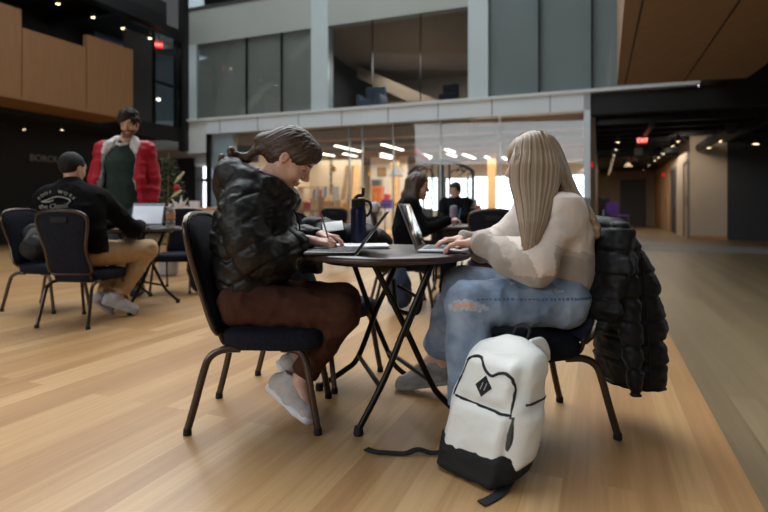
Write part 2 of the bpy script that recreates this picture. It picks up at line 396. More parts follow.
glazing(2, vpx(328), vpx(468), 3.57, 5.85, [vpx(372), vpx(420)], wid=.004)
glazing(3, vpx(488), 1.9, 3.57, 9, [vpx(539), vpx(592), vpx(640)], wid=.022)
glazing(4, VL, 1.9, 6.98, 9, [vpx(228), vpx(265), vpx(380)], 'glass_dark')
rbx('wall_above', (VL, UF+.8, 6.9), (vpx(488), UF+.9, 9), 'duct')
# open bay on the upper storey: ceiling slope, back wall, floor
va, vb = vpx(328), vpx(468)
rbx('floor_gallery', (va-1, UF+.3, 3.35), (vb+.3, UF+6, 3.5), 'concrete')
rbx('wall_gallery_back', (va-2, UF+5.5, 3.5), (vb+.3, UF+5.6, 6.2), 'taupe')
rbx('wall_gallery_left', (va-1.1, UF+.3, 3.5), (va-1, UF+5.6, 6.2), 'darkpanel')
rbx('wall_gallery_right', (vb+.3, UF+.3, 3.5), (vb+.4, UF+5.6, 6.2), 'darkpanel')
g = MB(); g.prism([(va-1, UF+.2, 5.9), (va-1, UF+.2, 6.0), (va-1, UF+5.6, 5.9), (va-1, UF+5.6, 5.5)], (vb-va+1.4, 0, 0))
tag(g.build('ceiling_gallery', MATS['taupe'], rotz=RZ, smooth=False), kind='structure')
g = MB()
pz = [rm(va-.9, UF+4.8, 3.6)]
g.prism([(va-.6, UF+3.2, 5.6), (va-.6, UF+3.2, 5.2), (vb-1.2, UF+3.2, 3.5), (vb-.2, UF+3.2, 3.5)], (0, .9, 0))
tag(g.build('staircase', MATS['taupe'], rotz=RZ, smooth=False), 'sloping grey stair flight seen through the open upper glass bay', 'staircase')
sc = rroot('armchair', vpx(354)+.1, UF+.9, 3.5, 'small blue armchair behind the upper gallery glass', 'armchair')
MB().rbox((0, .1, .25), (.62, .6, .32), .06).build('seat', MATS['bluegrey'], sc); MB().rbox((0, .38, .5), (.62, .14, .75), .05).build('backrest', MATS['bluegrey'], sc)
for q in (-1, 1): MB().rbox((q*.31, .08, .36), (.1, .6, .4), .04).build('arm', MATS['bluegrey'], sc)
def ds_dark(name, px, u, w, h, m, lab, cat):
    v = rvu(px, u)[0]; r = rroot(name, v, u, 3.5, lab, cat)
    MB().rbox((0, 0, h*.3), (w, .4, h*.6), .04).build('seat', MATS[m], r); MB().rbox((0, .2, h*.7), (w*.9, .12, h*.6), .04).build('backrest', MATS[m], r)
ds_dark('lounge_chair', 449, UF+1.2, .5, .8, 'navydark', 'dark high lounge chair at the right end of the upper glass bay', 'armchair')
r = rroot('low_table', rvu(402, UF+1.6)[0], UF+1.6, 3.5, 'low tan wooden table behind the upper gallery glass', 'table')
MB().rbox((0, 0, .38), (1.1, .5, .06), .015).build('table_top', MATS['woodlight'], r)
for q in (-1, 1): MB().box((q*.48-.03, -.2, 0), (q*.48+.03, .2, .36)).build('leg', MATS['woodlight'], r)
for k, (px, py) in enumerate(((334, 29), (344, 34), (353, 39), (362, 44), (371, 52), (388, 56))):
    v, z = rvz(px, py, UF+3.1); r = MB().lathe([(.0, -.02), (.035, -.02), (.035, .06), (0, .06)], seg=12).build('ceiling_spotlight', MATS['spotwarm'], loc=rm(v, UF+3.1, z))
    tag(r, 'tiny ceiling spot glowing along the sloping stair line of the upper bay', 'lamp', 'spots over the gallery')
# facade, ground storey glazing
glazing(5, -10.9, VR, 0, 3.1, [vpx(349), vpx(362), vpx(393), vpx(500), vpx(440)], 'glass_low', 'steel', .012)
rbx('wall_post_left', (-10.93, UF-.08, 0), (-10.87, UF+.1, 3.1), 'black_metal')
rbx('wall_post_right', (-.34, UF-.05, 0), (-.2, UF+.1, 3.47), 'paintcool')
rbx('wall_return_left', (-10.8, UF+.1, 0), (-10.1, UF+.3, 3.1), 'columncool')
rbx('wall_bulkhead', (VL, UF, 2.55), (-10.95, UF+.3, 3.5), 'paintwhite')
# cafe room behind the glass
rbx('ceiling_cafe', (-10.9, UF+.3, 3.15), (-.2, 26, 3.3), 'cafe_ceiling')
rbx('wall_cafe_left', (-11.0, UF+.3, 0), (-10.9, 26, 3.15), 'cafe_wall')
rbx('wall_cafe_right', (-.3, UF+.2, 0), (-.2, 26, 3.15), 'cafe_wall')
rbx('wall_cafe_back', (-10.9, 25.0, 0), (rvu(402, 25)[0], 25.1, 3.15), 'cafe_wall')
vw0, vw1 = rvu(402, 25)[0], -.3
rbx('wall_cafe_sill', (vw0, 25, 0), (vw1, 25.1, .75), 'cafe_white'); rbx('wall_cafe_head', (vw0, 25, 2.3), (vw1, 25.1, 3.15), 'cafe_white')
r = rroot('window_6', vw0, 25.05, .75, None, None); r['kind'] = 'structure'
MB().box((0, 0, 0), (vw1-vw0, .012, 1.55)).build('pane', MATS['glass'], r, smooth=False)
g = MB()
for k in range(9):
    x = (vw1-vw0)*k/8; g.box((x-.05, -.04, 0), (x+.05, .05, 1.55))
g.build('mullion', MATS['black_metal'], r, smooth=False)
for px in (491, 394): 
    v = rvu(px, 21)[0]; rbx('wall_pillar', (v-.14, 21, 0), (v+.14, 21.3, 3.15), 'ply')
v = rvu(353, 17)[0]; rbx('wall_cafe_partition', (rvu(300, 19)[0], 19, 0), (rvu(361, 19)[0], 19.15, 2.75), 'cafe_wall')
v0, v1 = rvu(365, 21)[0], rvu(402, 21)[0]; rbx('wall_cafe_tiled', (v0, 21.6, 0), (v1, 21.7, 3.1), 'cafe_white')
rbx('wall_cafe_soffit', (-10.1, UF+.35, 2.78), (rvu(470, UF+.5)[0], UF+.6, 3.15), 'brasswood')
rbx('wall_screen_grey', (rvu(223, 14)[0], 14, 2.3), (rvu(258, 14)[0], 14.05, 2.9), 'darkpanel')
# linear lamps
LIN = [((335.5,145.5),(366,152.8)),((343.5,157),(368,162.5)),((382,144),(408.6,152.5)),((381,157),(402.6,162.5)),((381,165.5),(399,169.5)),((421,155.5),(437,160)),
 ((463.5,154),(479.5,161)),((485.4,163),(496.6,168.5)),((422,167),(431,169.5)),((448,164),(459,168)),((292,146),(302,149)),((320,160.5),(329,162.8)),((446,149),(454,152)),((503,171),(508,173.5))]
for (a, b) in LIN:
    zl = 2.82; Ya = (zl-CZ)*F_PX/(HY-a[1]); Yb = min((zl-CZ)*F_PX/(HY-b[1]), Ya+2.6)
    Yb = min(Yb, Ya+1.7)
    if Ya > 19.5: Ya = 19.0+(Ya % 1.7); Yb = Ya+1.0
    if Yb > 23: Yb = 23.0
    pa = A([(a[0]-HX)/F_PX*Ya, Ya]); c = pa+A([sT, cT])*(Yb-Ya)/2/cT
    lg = (Yb-Ya)/cT
    q = empty('linear_lamp', (c[0], c[1], zl), RZ, 'slim white linear ceiling lamp in the room behind the glass', 'lamp', 'linear lamps behind the glass')
    if a[0] < 310: q['label'] = 'slim white linear lamp glowing above the left student\'s bun'; del q['group']
    MB().box((-.05, -lg/2, -.02), (.05, lg/2, .0)).build('diffuser', MATS['lampwhite'], q, smooth=False)
    MB().box((-.055, -lg/2, .0), (.055, lg/2, .05)).build('housing', MATS['grey'], q, smooth=False)
# beams under the cafe ceiling
for k in range(6):
    u = 14.6+k*1.9; rbx('ceiling_beam', (-10.8, u, 2.95), (-.35, u+.12, 3.12), 'brasswood' if k % 2 else 'grey')
d = MB(); d.tube([(-10, 16.0, 2.95), (-.5, 16.0, 2.95)], .1, 14); tag(d.build('duct', MATS['grey'], rotz=RZ), 'round grey ventilation duct crossing under the ceiling behind the glass', 'duct')
# hall to the right
rbx('wall_hall_left', (-.2, UF+.3, 0), (-.1, 28, 3.1), 'taupe')
rbx('wall_hall_end', (-.2, 28, 0), (2.5, 28.1, 3.1), 'taupe'); rbx('wall_hall_face', (2.39, 17.5, 0), (3.45, 17.6, 3.2), 'cream')
rbx('wall_hall_dark', (3.3, 17.44, 0), (7.5, 17.5, 2.75), 'darkpanel'); rbx('wall_hall_dark_back', (3.3, 17.5, 0), (9, 17.6, 3.4), 'darkpanel')
rbx('wall_hall_right', (2.39, 17.6, 0), (2.5, 20.4, 3.2), 'cream'); rbx('wall_hall_right_far', (2.39, 21.9, 0), (2.5, 28, 3.2), 'woodlight')
rbx('wall_hall_lintel', (2.39, 20.4, 2.2), (2.5, 21.9, 3.2), 'cream')
rbx('baseboard_right', (2.37, 17.48, 0), (3.3, 17.5, .1), 'woodlight')
def hdoor(i, u0, u1, m):
    r = rroot('door_%d' % i, 2.40, u0, 0, None, None); r['kind'] = 'structure'
    MB().box((0, 0, 0), (.05, u1-u0, 2.2)).build('door_leaf', MATS[m], r, smooth=False)
    MB().box((-.04, -.07, 0), (.02, 0, 2.27)).box((-.04, u1-u0, 0), (.02, u1-u0+.07, 2.27)).box((-.04, -.07, 2.2), (.02, u1-u0+.07, 2.27)).build('door_frame', MATS['grey'], r, smooth=False)
    MB().tube([(-.05, .12, .9), (-.05, .12, 1.25)], .015, 8).build('handle', MATS['steel'], r)
hdoor(1, 20.4, 21.9, 'darkpanel'); hdoor(2, 17.75, 18.6, 'bluegrey'); hdoor(3, 23.4, 24.6, 'taupe')
rbx('wall_hall_end_panel', (.9, 27.92, 0), (2.0, 28, 2.2), 'darkpanel')
rbx('ceiling_hall', (-.2, UF+.3, 3.2), (9, 28.2, 3.35), 'blackpaint')
rbx('ceiling_hall_lip', (-.2, UF, 3.0), (9, UF+.3, 3.47), 'blackpaint')
rbx('ceiling_hall_soffit', (-.2, 20, 2.62), (2.4, 28, 2.7), 'blackpaint')
# dark beams and ducts under the hall ceiling
b = MB()
for k in range(7): b.box((-.1, 13.6+k*1.0, 2.85), (8.5, 13.7+k*1.0, 3.15))
for v in (1.0, 3.2, 4.6): b.box((v, 13.3, 2.7), (v+.12, 17.4, 2.85))
tag(b.build('ceiling_joists', MATS['duct'], rotz=RZ, smooth=False), kind='structure')
for v, z, lab in ((2.6, 2.58, 'round dark duct above the hall nearest the cream wall'), (5.6, 2.58, 'round dark duct at the far right under the hall ceiling')):
    d = MB(); d.tube([(v, 13.4, z), (v, 17.3, z)], .11, 16); tag(d.build('air_duct', MATS['duct'], rotz=RZ), lab, 'duct')
def spot(p, lab, grp, r=.038, m='spotwarm', stem=.25):
    q = empty('spot_lamp', p, 0, lab, 'lamp', grp)
    MB().lathe([(0, 0), (r, 0), (r, .015), (0, .015)], seg=12).build('bulb', MATS[m], q)
    MB().lathe([(r*1.15, .0), (r*1.2, .0), (r*1.2, .14), (r*.5, .17), (r*.5, .18), (0, .18)], seg=12).build('housing', MATS['blackpaint'], q)
    MB().tube([(0, 0, .17), (0, 0, .17+stem)], .012, 6).build('stem', MATS['blackpaint'], q)
for k in range(9):
    y = 13.0+(27-13.0)*(k/8)**1.25; spot(rm(.39, 13.6+k*1.75, 2.42), 'small warm spot in the receding row along the left of the hall', 'left row of hall spots')
for k, u in enumerate((14.0, 15.0, 17.1, 18.4, 19.6, 22, 24.5)):
    spot(rm(1.67, u, 2.42), 'small warm spot in the receding row along the right of the hall', 'right row of hall spots')
for px, py, lab in ((708, 148, 'hanging spot lamp lit over the cream hall wall'), (719, 141.5, 'small spot lamp lit beside the hanging lamp over the cream wall'), (756, 144, 'hanging spot lamp lit above the dark grey hall panel')):
    v, z = rvz(px, py, 16.6); spot(rm(v, 16.6, z), lab, None, .07)
def text(body, size, m, parent, loc, rot, name='lettering', ex=.002, align='CENTER'):
    c = bpy.data.curves.new(name, 'FONT'); c.body = body; c.size = size; c.extrude = ex; c.align_x = align; c.align_y = 'CENTER'
    t = bpy.data.objects.new(name, c); COL.objects.link(t); bpy.context.view_layer.update(); me = bpy.data.meshes.new_from_object(t.evaluated_get(bpy.context.evaluated_depsgraph_get())); bpy.data.objects.remove(t)
    me.materials.clear(); me.materials.append(MATS[m]); o = bpy.data.objects.new(name, me); COL.objects.link(o); o.parent = parent; o.location = loc; o.rotation_euler = rot; return o
def exit_sign(px, py, Y, w, h, lab, grp=None, stem=.3, txt=True, face=0):
    p = W(px, py, Y); q = empty('exit_sign', p, face, lab, 'sign', grp)
    MB().rbox((0, .04, 0), (w*1.25, .06, h*1.3), .01).build('housing', MATS['exitcase'], q)
    if txt:
        MB().box((-w/2, -.004, -h/2), (w/2, .01, h/2)).build('sign_face', MATS['exitred'], q, smooth=False)
        text('EXIT', h*1.05, 'exitletter', q, (0, -.008, 0), (math.pi/2, 0, 0))
    else: MB().box((-w/2, -.004, -h/2), (w/2, .01, h/2)).build('sign_face', MATS['exitred'], q, smooth=False)
    MB().tube([(0, .04, h*.6), (0, .04, h*.6+stem)], .012, 6).build('stem', MATS['blackpaint'], q)
exit_sign(642.5, 140.5, 13.5, .22, .13, 'lit red EXIT sign in grey housing hanging in the hall', stem=.5)
exit_sign(664.5, 174.5, 21, .16, .12, 'small red exit lamp low in the hall beside the far doorway', txt=False, stem=.8)
exit_sign(592.5, 164.5, 12.4, .05, .14, 'narrow red exit lamp beside the brown post of the glass front', txt=False, stem=.1)
p = W(638.5, 151.5, 13.5); q = MB().rbox((0, 0, 0), (.2, .1, .2), .03).build('speaker', MATS['grey'], loc=p); tag(q, 'grey ceiling speaker box hanging just below the EXIT sign', 'speaker')
for (px, py, Y, lab) in ((633, 161, 17, 'dim brown pendant lamp in the hall below the grey box, upper'), (628, 167, 19.5, 'dim brown pendant lamp in the hall, lower and farther one')):
    q = empty('pendant_lamp', W(px, py, Y), 0, lab, 'lamp')
    MB().lathe([(.02, .16), (.05, .14), (.16, 0), (.15, 0), (.04, .13)], seg=20).build('lamp_shade', MATS['taupe'], q); MB().tube([(0, 0, .14), (0, 0, .8)], .01, 6).build('cord', MATS['blackpaint'], q)
# purple chair and dark furniture at the end of the hall
def simple_chair(name, p, rz, m, lab, legm='steel', w=.46, cat='chair', grp=None):
    q = empty(name, p, rz, lab, cat, grp)
    MB().rbox((0, 0, .45), (w, .45, .06), .02).build('seat', MATS[m], q)
    MB().grid([[(x, .22+.03*math.cos(x*3), z) for x in np.linspace(-w/2, w/2, 7)] for z in np.linspace(.52, .86, 5)], (0, .03, 0)).build('backrest', MATS[m], q)
    for x in (-1, 1):
        for y in (-1, 1): MB().tube([(x*w*.42, y*.18, .43), (x*w*.48, y*.24, .0)], .012, 8).build('leg', MATS[legm], q)
    return q
p = W(618, 222, 20); simple_chair('side_chair', (p[0], p[1], 0), .3, 'purple', 'purple chair with slim light legs at the end of the hall', w=.46).scale = (1.25, 1.25, 1.25)
p = W(598, 222, 12.5); simple_chair('side_chair', (p[0]-.12, 11.2, 0), 1.2, 'bluegrey', 'blue grey chair beside the brown post of the glass front', w=.5)
def cab(name, px, py_top, py_bot, w, Y, m, lab, cat, d=.5):
    zt = CZ+(HY-py_top)/F_PX*Y; x = (px-HX)/F_PX*Y
    q = empty(name, (x, Y, 0), RZ, lab, cat)
    MB().rbox((0, 0, zt/2), (w, d, zt), .02).build('body', MATS[m], q)
    MB().box((-w*.46, -d/2-.015, zt*.08), (-.01, -d/2, zt*.92)).build('door', MATS[m], q, smooth=False); MB().box((.01, -d/2-.015, zt*.08), (w*.46, -d/2, zt*.92)).build('door', MATS[m], q, smooth=False); return q
cab('cabinet', 604, 197, 229, .42, 21.5, 'blackpaint', 'black cabinet against the end wall of the hall left of the purple chair', 'cabinet')
q = rroot('lectern', rvu(578, UF-1.2)[0], UF-1.2, 0, 'grey sign stand with black legs in front of the glass beside the blonde student', 'stand')
MB().rbox((0, 0, 1.0), (.5, .04, .22), .01).build('panel', MATS['grey'], q)
for s in (-1, 1): MB().tube([(s*.12, 0, 0), (s*.12, 0, .9)], .02, 8).build('leg', MATS['blackpaint'], q)
# overhead timber box, upper right
bx = MB()
Pz = 3.1
def atz(px, py, z):
    Y = (z-CZ)*F_PX/(HY-py); return A([(px-HX)/F_PX*Y, Y, z])
c0, c1, c2 = atz(617, 85, Pz), atz(747, 78, Pz), atz(800, 40, Pz)
e0 = atz(628, -40, Pz); e2 = c2+(e0-c0)
low = [c0, c1, c2, e2, e0]
bx.prism(low, (0, 0, 2.5)); tag(bx.build('ceiling_box', MATS['woodsoffit'], smooth=False), kind='structure')
j = MB()
for (a, b_) in (((625, 84.5), (643, 0)), ((684, 81.5), (740, 0))):
    A0, A1 = atz(*a, Pz), atz(*b_, Pz); dd = nrm(A1-A0); nn = np.cross(dd, [0, 0, 1])*.012
    j.prism([A0-nn-[0, 0, .004], A0+nn-[0, 0, .004], A1+nn-[0, 0, .004], A1-nn-[0, 0, .004]], (0, 0, .006))
tag(j.build('trim_4', MATS['blackpaint'], smooth=False), kind='structure')
# dark bridge truss, right
bt = MB()
for z in (3.3, 3.75): bt.box((4.0, 8.0, z), (4.12, 12.95, z+.09))
for k in range(6): bt.box((4.02, 8.2+k*.9, 3.3), (4.1, 8.28+k*.9, 3.8))
tag(bt.build('beam', MATS['duct'], rotz=RZ, smooth=False), kind='structure')
rbx('ceiling_dark_right', (1.95, 9.5, 3.9), (9, UF, 4.0), 'blackpaint'); rbx('wall_dark_right', (1.95, UF-.05, 3.47), (9, UF+.05, 9), 'blackpaint')
rbx('wall_far_right', (7.2, 9, 0), (7.3, 17.5, 3.9), 'blackwall')
# ---------------------------------------------------------------- left side
V2 = -10.9
def vplane(px, v):                                         # distance and u where a picture column meets the plane v
    d = (px-HX)/F_PX; k = d*cT-sT; Y = v/k; return Y, Y*(d*sT+cT)
for n, (pa, pb, zt) in enumerate(((-60, 21.5, 4.93), (22.5, 86, 4.57), (87, 133, 4.87))):
    u0, u1 = vplane(pa, V2)[1], vplane(pb, V2)[1]
    rbx('wall_balcony', (V2-.12, u0, 3.15), (V2, u1, zt), 'woodpanel')
u0, u1 = vplane(-60, V2)[1], vplane(133, V2)[1]
rbx('ceiling_balcony_soffit', (V2-1.15, u0, 3.1), (V2-.001, u1, 3.16), 'woodpanel')
rbx('floor_balcony', (-16, u0, 3.0), (V2-1.15, UF, 3.3), 'blackpaint')
rbx('wall_left_dark', (-13.6, -2, 0), (-13.5, UF+.2, 3.05), 'blackwall'); rbx('wall_left_upper', (-13.6, -2, 3.3), (-13.5, UF+2, 9), 'blackwall')
rbx('ceiling_left', (-16, -2, 5.95), (-10.6, 11.0, 6.3), 'blackpaint'); rbx('ceiling_left_end', (-16, 11.0, 5.95), (VL-.1, UF+1.3, 6.3), 'blackpaint')
b = MB()
for k in range(5): b.box((-13.5, 4.6+k*1.3, 5.7), (-10.7, 4.75+k*1.3, 5.95))
b.box((-10.9, 4, 5.6), (-10.6, 11.0, 5.95)); tag(b.build('ceiling_joists', MATS['duct'], rotz=RZ, smooth=False), kind='structure')
for px, py in ((58, 4), (93, 17.5), (123, 28.5), (150, 38.5)):
    Y = (5.55-CZ)*F_PX/(HY-py); spot(((px-HX)/F_PX*Y, Y, 5.55), 'small warm spot in the row above the timber balcony', 'spots above the balcony', .045)
for px, py, lab in ((24, 129.5, 'small dim spot under the timber balcony, nearer one'), (62, 130, 'small warm spot under the timber balcony above the seated man')):
    Y = (2.75-CZ)*F_PX/(HY-py); spot(((px-HX)/F_PX*Y, Y, 2.75), lab, None, .035, stem=.1)
# glazed corner tower between the balcony and the white front
ut0, ut1 = vplane(135, VL)[1], UF-.1
rbx('wall_tower_band', (VL-.2, ut0-.3, 2.9), (VL, UF-.1, 3.3), 'blackpaint')
rbx('wall_tower_post', (VL-.1, UF-.22, 2.6), (VL+.12, UF-.02, 9), 'blackpaint')
rbx('wall_tower_panel', (VL-.1, ut0-.3, 3.3), (VL-.02, vplane(153, VL)[1], 5.7), 'darkpanel')
r = rroot('window_7', VL, vplane(153, VL)[1], 3.3, None, None); r['kind'] = 'structure'; L_ = UF-.2-vplane(153, VL)[1]
MB().box((-.03, 0, 0), (-.015, L_, 2.6)).build('pane', MATS['glass'], r, smooth=False)
g = MB(); g.box((-.06, 0, 0), (.03, .07, 2.6)); g.box((-.06, 0, 1.15), (.03, L_, 1.22)); g.box((-.06, L_*.78, 0), (.03, L_*.78+.06, 2.6)); g.box((-.06, L_-.07, 0), (.03, L_, 2.6))
g.build('mullion', MATS['black_metal'], r, smooth=False)
rbx('wall_tower_inside', (VL-1.6, ut0, 3.3), (VL-1.5, UF+1.2, 5.9), 'bluegrey'); rbx('wall_tower_back', (VL-1.5, UF+1.1, 3.3), (VL, UF+1.2, 5.9), 'bluegrey')
q = rroot('tower_wall_lamp', VL-.5, UF-.6, 4.1, 'small white lamp inside the blue corner window', 'lamp'); MB().lathe([(0, 0), (.05, 0), (.05, .06), (0, .06)], seg=12).build('bulb', MATS['lampwhite'], q); MB().lathe([(.03, .06), (.06, .06), (.02, .12), (0, .12)], seg=12).build('housing', MATS['grey'], q)
Y, u = vplane(159, VL+.25); z = CZ+(HY-45)/F_PX*Y
q = empty('exit_sign', rm(VL+.25, u, z), math.radians(30), 'square red exit sign high on the dark corner tower', 'sign')
MB().rbox((0, .03, 0), (.24, .05, .22), .01).build('housing', MATS['blackpaint'], q); MB().box((-.1, -.01, -.09), (.1, .01, .09)).build('sign_face', MATS['exitred'], q, smooth=False)
text('EXIT', .10, 'exitletter', q, (0, -.013, 0), (math.pi/2, 0, 0)); MB().tube([(0, .03, .1), (0, .03, 1.0)], .012, 6).build('stem', MATS['blackpaint'], q)
# wall under the balcony with raised letters
Y, u = vplane(45, -13.5); z = CZ+(HY-159)/F_PX*Y
q = rroot('wall_sign', -13.48, u, z, 'raised dim grey letters BOROU on the black wall beside the seated man\'s head', 'sign')
text('BOROU', .24, 'letters', q, (0, 0, 0), (math.pi/2, 0, math.pi/2), ex=.01)
MB().box((-.015, -.44, -.1), (-.005, .44, .1)).build('backing', MATS['blackwall'], q, smooth=False)
# passage with bright door
rbx('ceiling_passage', (-17, UF+.3, 2.75), (-11.0, 22, 2.85), 'paintwhite'); rbx('wall_passage_left', (-17.1, UF+.2, 0), (-17, 22, 9), 'blackwall'); rbx('wall_left_end', (-17, UF+.2, 2.86), (VL-1.7, UF+.3, 9), 'blackwall')
rbx('wall_passage_dark', (-17, 14.6, 0), (rvu(193, 14.6)[0], 14.7, 2.6), 'blackwall')
rbx('wall_passage_back', (-17, 20, 0), (-11.0, 20.1, 2.75), 'bluegrey')
dv0, dv1 = rvu(198, 20)[0], rvu(213, 20)[0]
r = rroot('door_4', dv0, 19.9, 0, None, None); r['kind'] = 'structure'
MB().box((.1, 0, 0), (dv1-dv0-.05, .02, 2.05)).build('glazing', MATS['daylight'], r, smooth=False); MB().box((0, 0, 2.2), (dv1-dv0, .02, 2.75)).build('transom', MATS['daylight'], r, smooth=False)
MB().box((0, -.05, 0), (.1, .05, 2.2)).box((0, -.05, 2.05), (dv1-dv0, .05, 2.2)).build('door_frame', MATS['bluegrey'], r, smooth=False)
for px, py in ((183.5, 152), (185, 156)):
    v, z = rvz(px, py, 16); spot(rm(v, 16, 2.6), 'round ceiling spot in the passage left of the glass front', 'passage spots', .06, stem=.02)
# ---------------------------------------------------------------- banquet chair (local: faces +x)
WZ = [(.405,.155),(.43,.178),(.48,.18),(.54,.170),(.60,.168),(.66,.178),(.72,.194),(.78,.208),(.83,.212),(.865,.200),(.888,.165),(.902,.10),(.906,.0)]
def bx_(z, y=0): t = (z-.40)/.5; return -.165-.13*t-.02*math.sin(math.pi*t)+.35*y*y
def outline(n=1, inset=0.0):
    R = [(w-inset, z if z > .42 else z+inset*.6) for z, w in WZ]
    R = [(max(w, 0), z-(inset if z > .86 else 0)) for w, z in R]
    pts = [(w, z) for w, z in R]+[(-w, z) for w, z in reversed(R[:-1])]
    return pts
def make_chair(label, fabric='navy'):
    r = empty('banquet_chair', (0, 0, 0), 0, label, 'chair', None)
    # seat cushion
    m = MB(); ring = []; nx = 40
    def sup(a, e=4.0): c, s_ = math.cos(a), math.sin(a); return (abs(c)**(2/e)*(1 if c > 0 else -1), abs(s_)**(2/e)*(1 if s_ > 0 else -1))
    lv = [(.340, .90), (.345, .97), (.360, 1.0), (.396, 1.0), (.412, .97), (.423, .88), (.429, .6), (.431, 0.02)]
    vs = []; 
    for z, k in lv:
        for i in range(nx):
            x, y = sup(2*math.pi*i/nx); wy = .222 if x > 0 else .222-.03*(-x)
            vs.append((.065+x*.228*k, y*wy*k, z))
    fs = [tuple(range(nx-1, -1, -1)), tuple(range((len(lv)-1)*nx, len(lv)*nx))]
    for i in range(len(lv)-1):
        for j_ in range(nx): fs.append((i*nx+j_, i*nx+(j_+1)%nx, (i+1)*nx+(j_+1)%nx, (i+1)*nx+j_))
    m.add(vs, fs); m.build('seat', MATS[fabric], r, sharp=50)
    # back cushion: front and rear faces swollen from the outline
    o = outline(inset=.006); m = MB(); n = len(o); cz = .66
    vs = []; lv = [(-.020, .93), (-.022, .0)], 
    layers = [(.030, .0), (.029, .55), (.024, .85), (.010, .985), (-.008, .985), (-.016, .93), (-.018, .5), (-.018, 0)]
    for dx, k in layers:
        for (y, z) in o:
            yy, zz = y*k, cz+(z-cz)*k; vs.append((bx_(zz, yy)+dx, yy, zz))
    fs = []
    for i in range(len(layers)-1):
        for j_ in range(n): fs.append((i*n+j_, (i+1)*n+j_, (i+1)*n+(j_+1)%n, i*n+(j_+1)%n))
    m.add(vs, fs); m.build('backrest', MATS[fabric], r, sharp=60)
    fr = MB(); fr.tube([(bx_(z, y)-.006, y, z) for y, z in outline()], .0135, 10, closed=True); fr.build('back_frame', MATS['bronze'], r)
    h = MB(); h.rbox((bx_(.835)-.019, 0, .835), (.014, .135, .045), .006); h.build('handle_slot', MATS['navydark'], r)
    f = MB()
    for s in (-1, 1):
        f.tube(spline([(bx_(.43)-.0, s*.15, .46), (-.155, s*.15, .40), (-.12, s*.15, .352), (.0, s*.15, .345)], 12), .010, 8)
        f.tube([(-.12, s*.17, .345), (.22, s*.17, .345)], .011, 8)
    f.tube([(-.11, -.19, .343), (-.11, .19, .343)], .010, 8); f.tube([(.2, -.19, .343), (.2, .19, .343)], .010, 8)
    f.build('seat_frame', MATS['bronze'], r)
    for s in (-1, 1):
        for pts in ([(.11, s*.175, .343), (.17, s*.182, .340), (.205, s*.19, .315), (.222, s*.196, .27), (.245, s*.203, .14), (.268, s*.21, .018)],
                    [(-.06, s*.175, .343), (-.135, s*.182, .340), (-.185, s*.19, .31), (-.208, s*.196, .25), (-.238, s*.205, .13), (-.268, s*.213, .018)]):
            l = MB().tube(spline(pts, 22), .0125, 10, flat=1.25).build('leg', MATS['bronze'], r)
            e = pts[-1]; MB().lathe([(.0, 0), (.017, 0), (.018, .006), (.016, .028), (.0, .03)], (e[0], e[1], 0), 12).build('foot_cap', MATS['rubber'], l)
    return r
chair0 = make_chair('navy banquet chair carrying the student in the black puffer jacket')
chair0.location = (-.54, 2.42, 0)
def chair(x, y, fx, fy, label, group=None):
    c = copy_tree(chair0); c.location = (x, y, 0); c.rotation_euler.z = math.atan2(fy, fx); c['label'] = label; return c
FB = nrm([-.972, -.23, 0])
chair(.632, 2.31, FB[0], FB[1], 'navy banquet chair of the blonde student with a black coat over its back').scale.z = .955
chair(-.36, 3.02, .84, -.54, 'empty navy banquet chair behind the front table, seat showing past brown knees')
chair(-2.43, 4.375, .12, .99, 'navy banquet chair seen from behind under the man in the lettered black sweatshirt')
chair(-3.10, 4.94, .98, -.2, 'navy banquet chair at the left picture edge with a black bag on it')
chair(-2.30, 6.0, .05, -1, 'empty navy banquet chair facing out behind the clear bottle on the left table')
chair(1.0, 5.0, .15, 1, 'empty navy banquet chair, rear side showing, behind the blonde student\'s hands')
chair(.16, 5.12, 1, .1, 'navy banquet chair of the long-haired woman in black')
chair(-.72, 8.6, .2, 1, 'small far navy banquet chair seen between the left student and the blue bottle')
# ---------------------------------------------------------------- round folding table
TT = .735
def make_table(label):
    r = empty('round_table', (0, 0, 0), 0, label, 'table')
    R = .393
    MB().lathe([(0, TT-.03), (R-.012, TT-.03), (R-.003, TT-.024), (R, TT-.015), (R-.003, TT-.005), (R-.012, TT), (0, TT)], seg=72).build('table_top', MATS['tabletop'], r, sharp=50)
    MB().lathe([(R*.72, TT-.05), (R*.74, TT-.05), (R*.74, TT-.03), (R*.72, TT-.03)], seg=48).build('apron_ring', MATS['black_metal'], r)
    return r
tab0 = make_table('dark round folding table between the two students'); tab0.location = (.01, 2.5, 0)
def L3(p): return A(p)-A([.01, 2.5, 0])
T2 = [(.205, 2.28, .70), (.075, 2.245, .40), (.0, 2.225, .22), (-.105, 2.205, .02)]
T4 = [(.095, 2.83, .70), (-.04, 2.79, .40), (-.13, 2.76, .17), (-.20, 2.75, .10), (-.33, 2.74, .02)]
T1 = [(-.045, 2.26, .70), (.09, 2.31, .42), (.2, 2.34, .18), (.245, 2.35, .11), (.335, 2.36, .02)]
T3 = [(-.175, 2.76, .70), (-.08, 2.80, .42), (.02, 2.85, .17), (.06, 2.86, .09), (.135, 2.88, .02)]
for pts in (T2, T4, T1, T3):
    p = [L3(q) for q in pts]
    l = MB().tube([p[0]]+spline(p[1:], 14), .0135, 12).build('leg', MATS['black_metal'], tab0)
    MB().lathe([(0, 0), (.02, 0), (.021, .01), (.017, .035), (0, .037)], (p[-1][0], p[-1][1], 0), 14).build('foot_cap', MATS['rubber'], l)
MB().tube([L3((-.015, 2.24, .185)), L3((-.13, 2.76, .17))], .0115, 10).build('crossbar', MATS['black_metal'], tab0)
MB().tube([L3((.2, 2.34, .18)), L3((.02, 2.85, .17))], .0115, 10).build('crossbar', MATS['black_metal'], tab0)
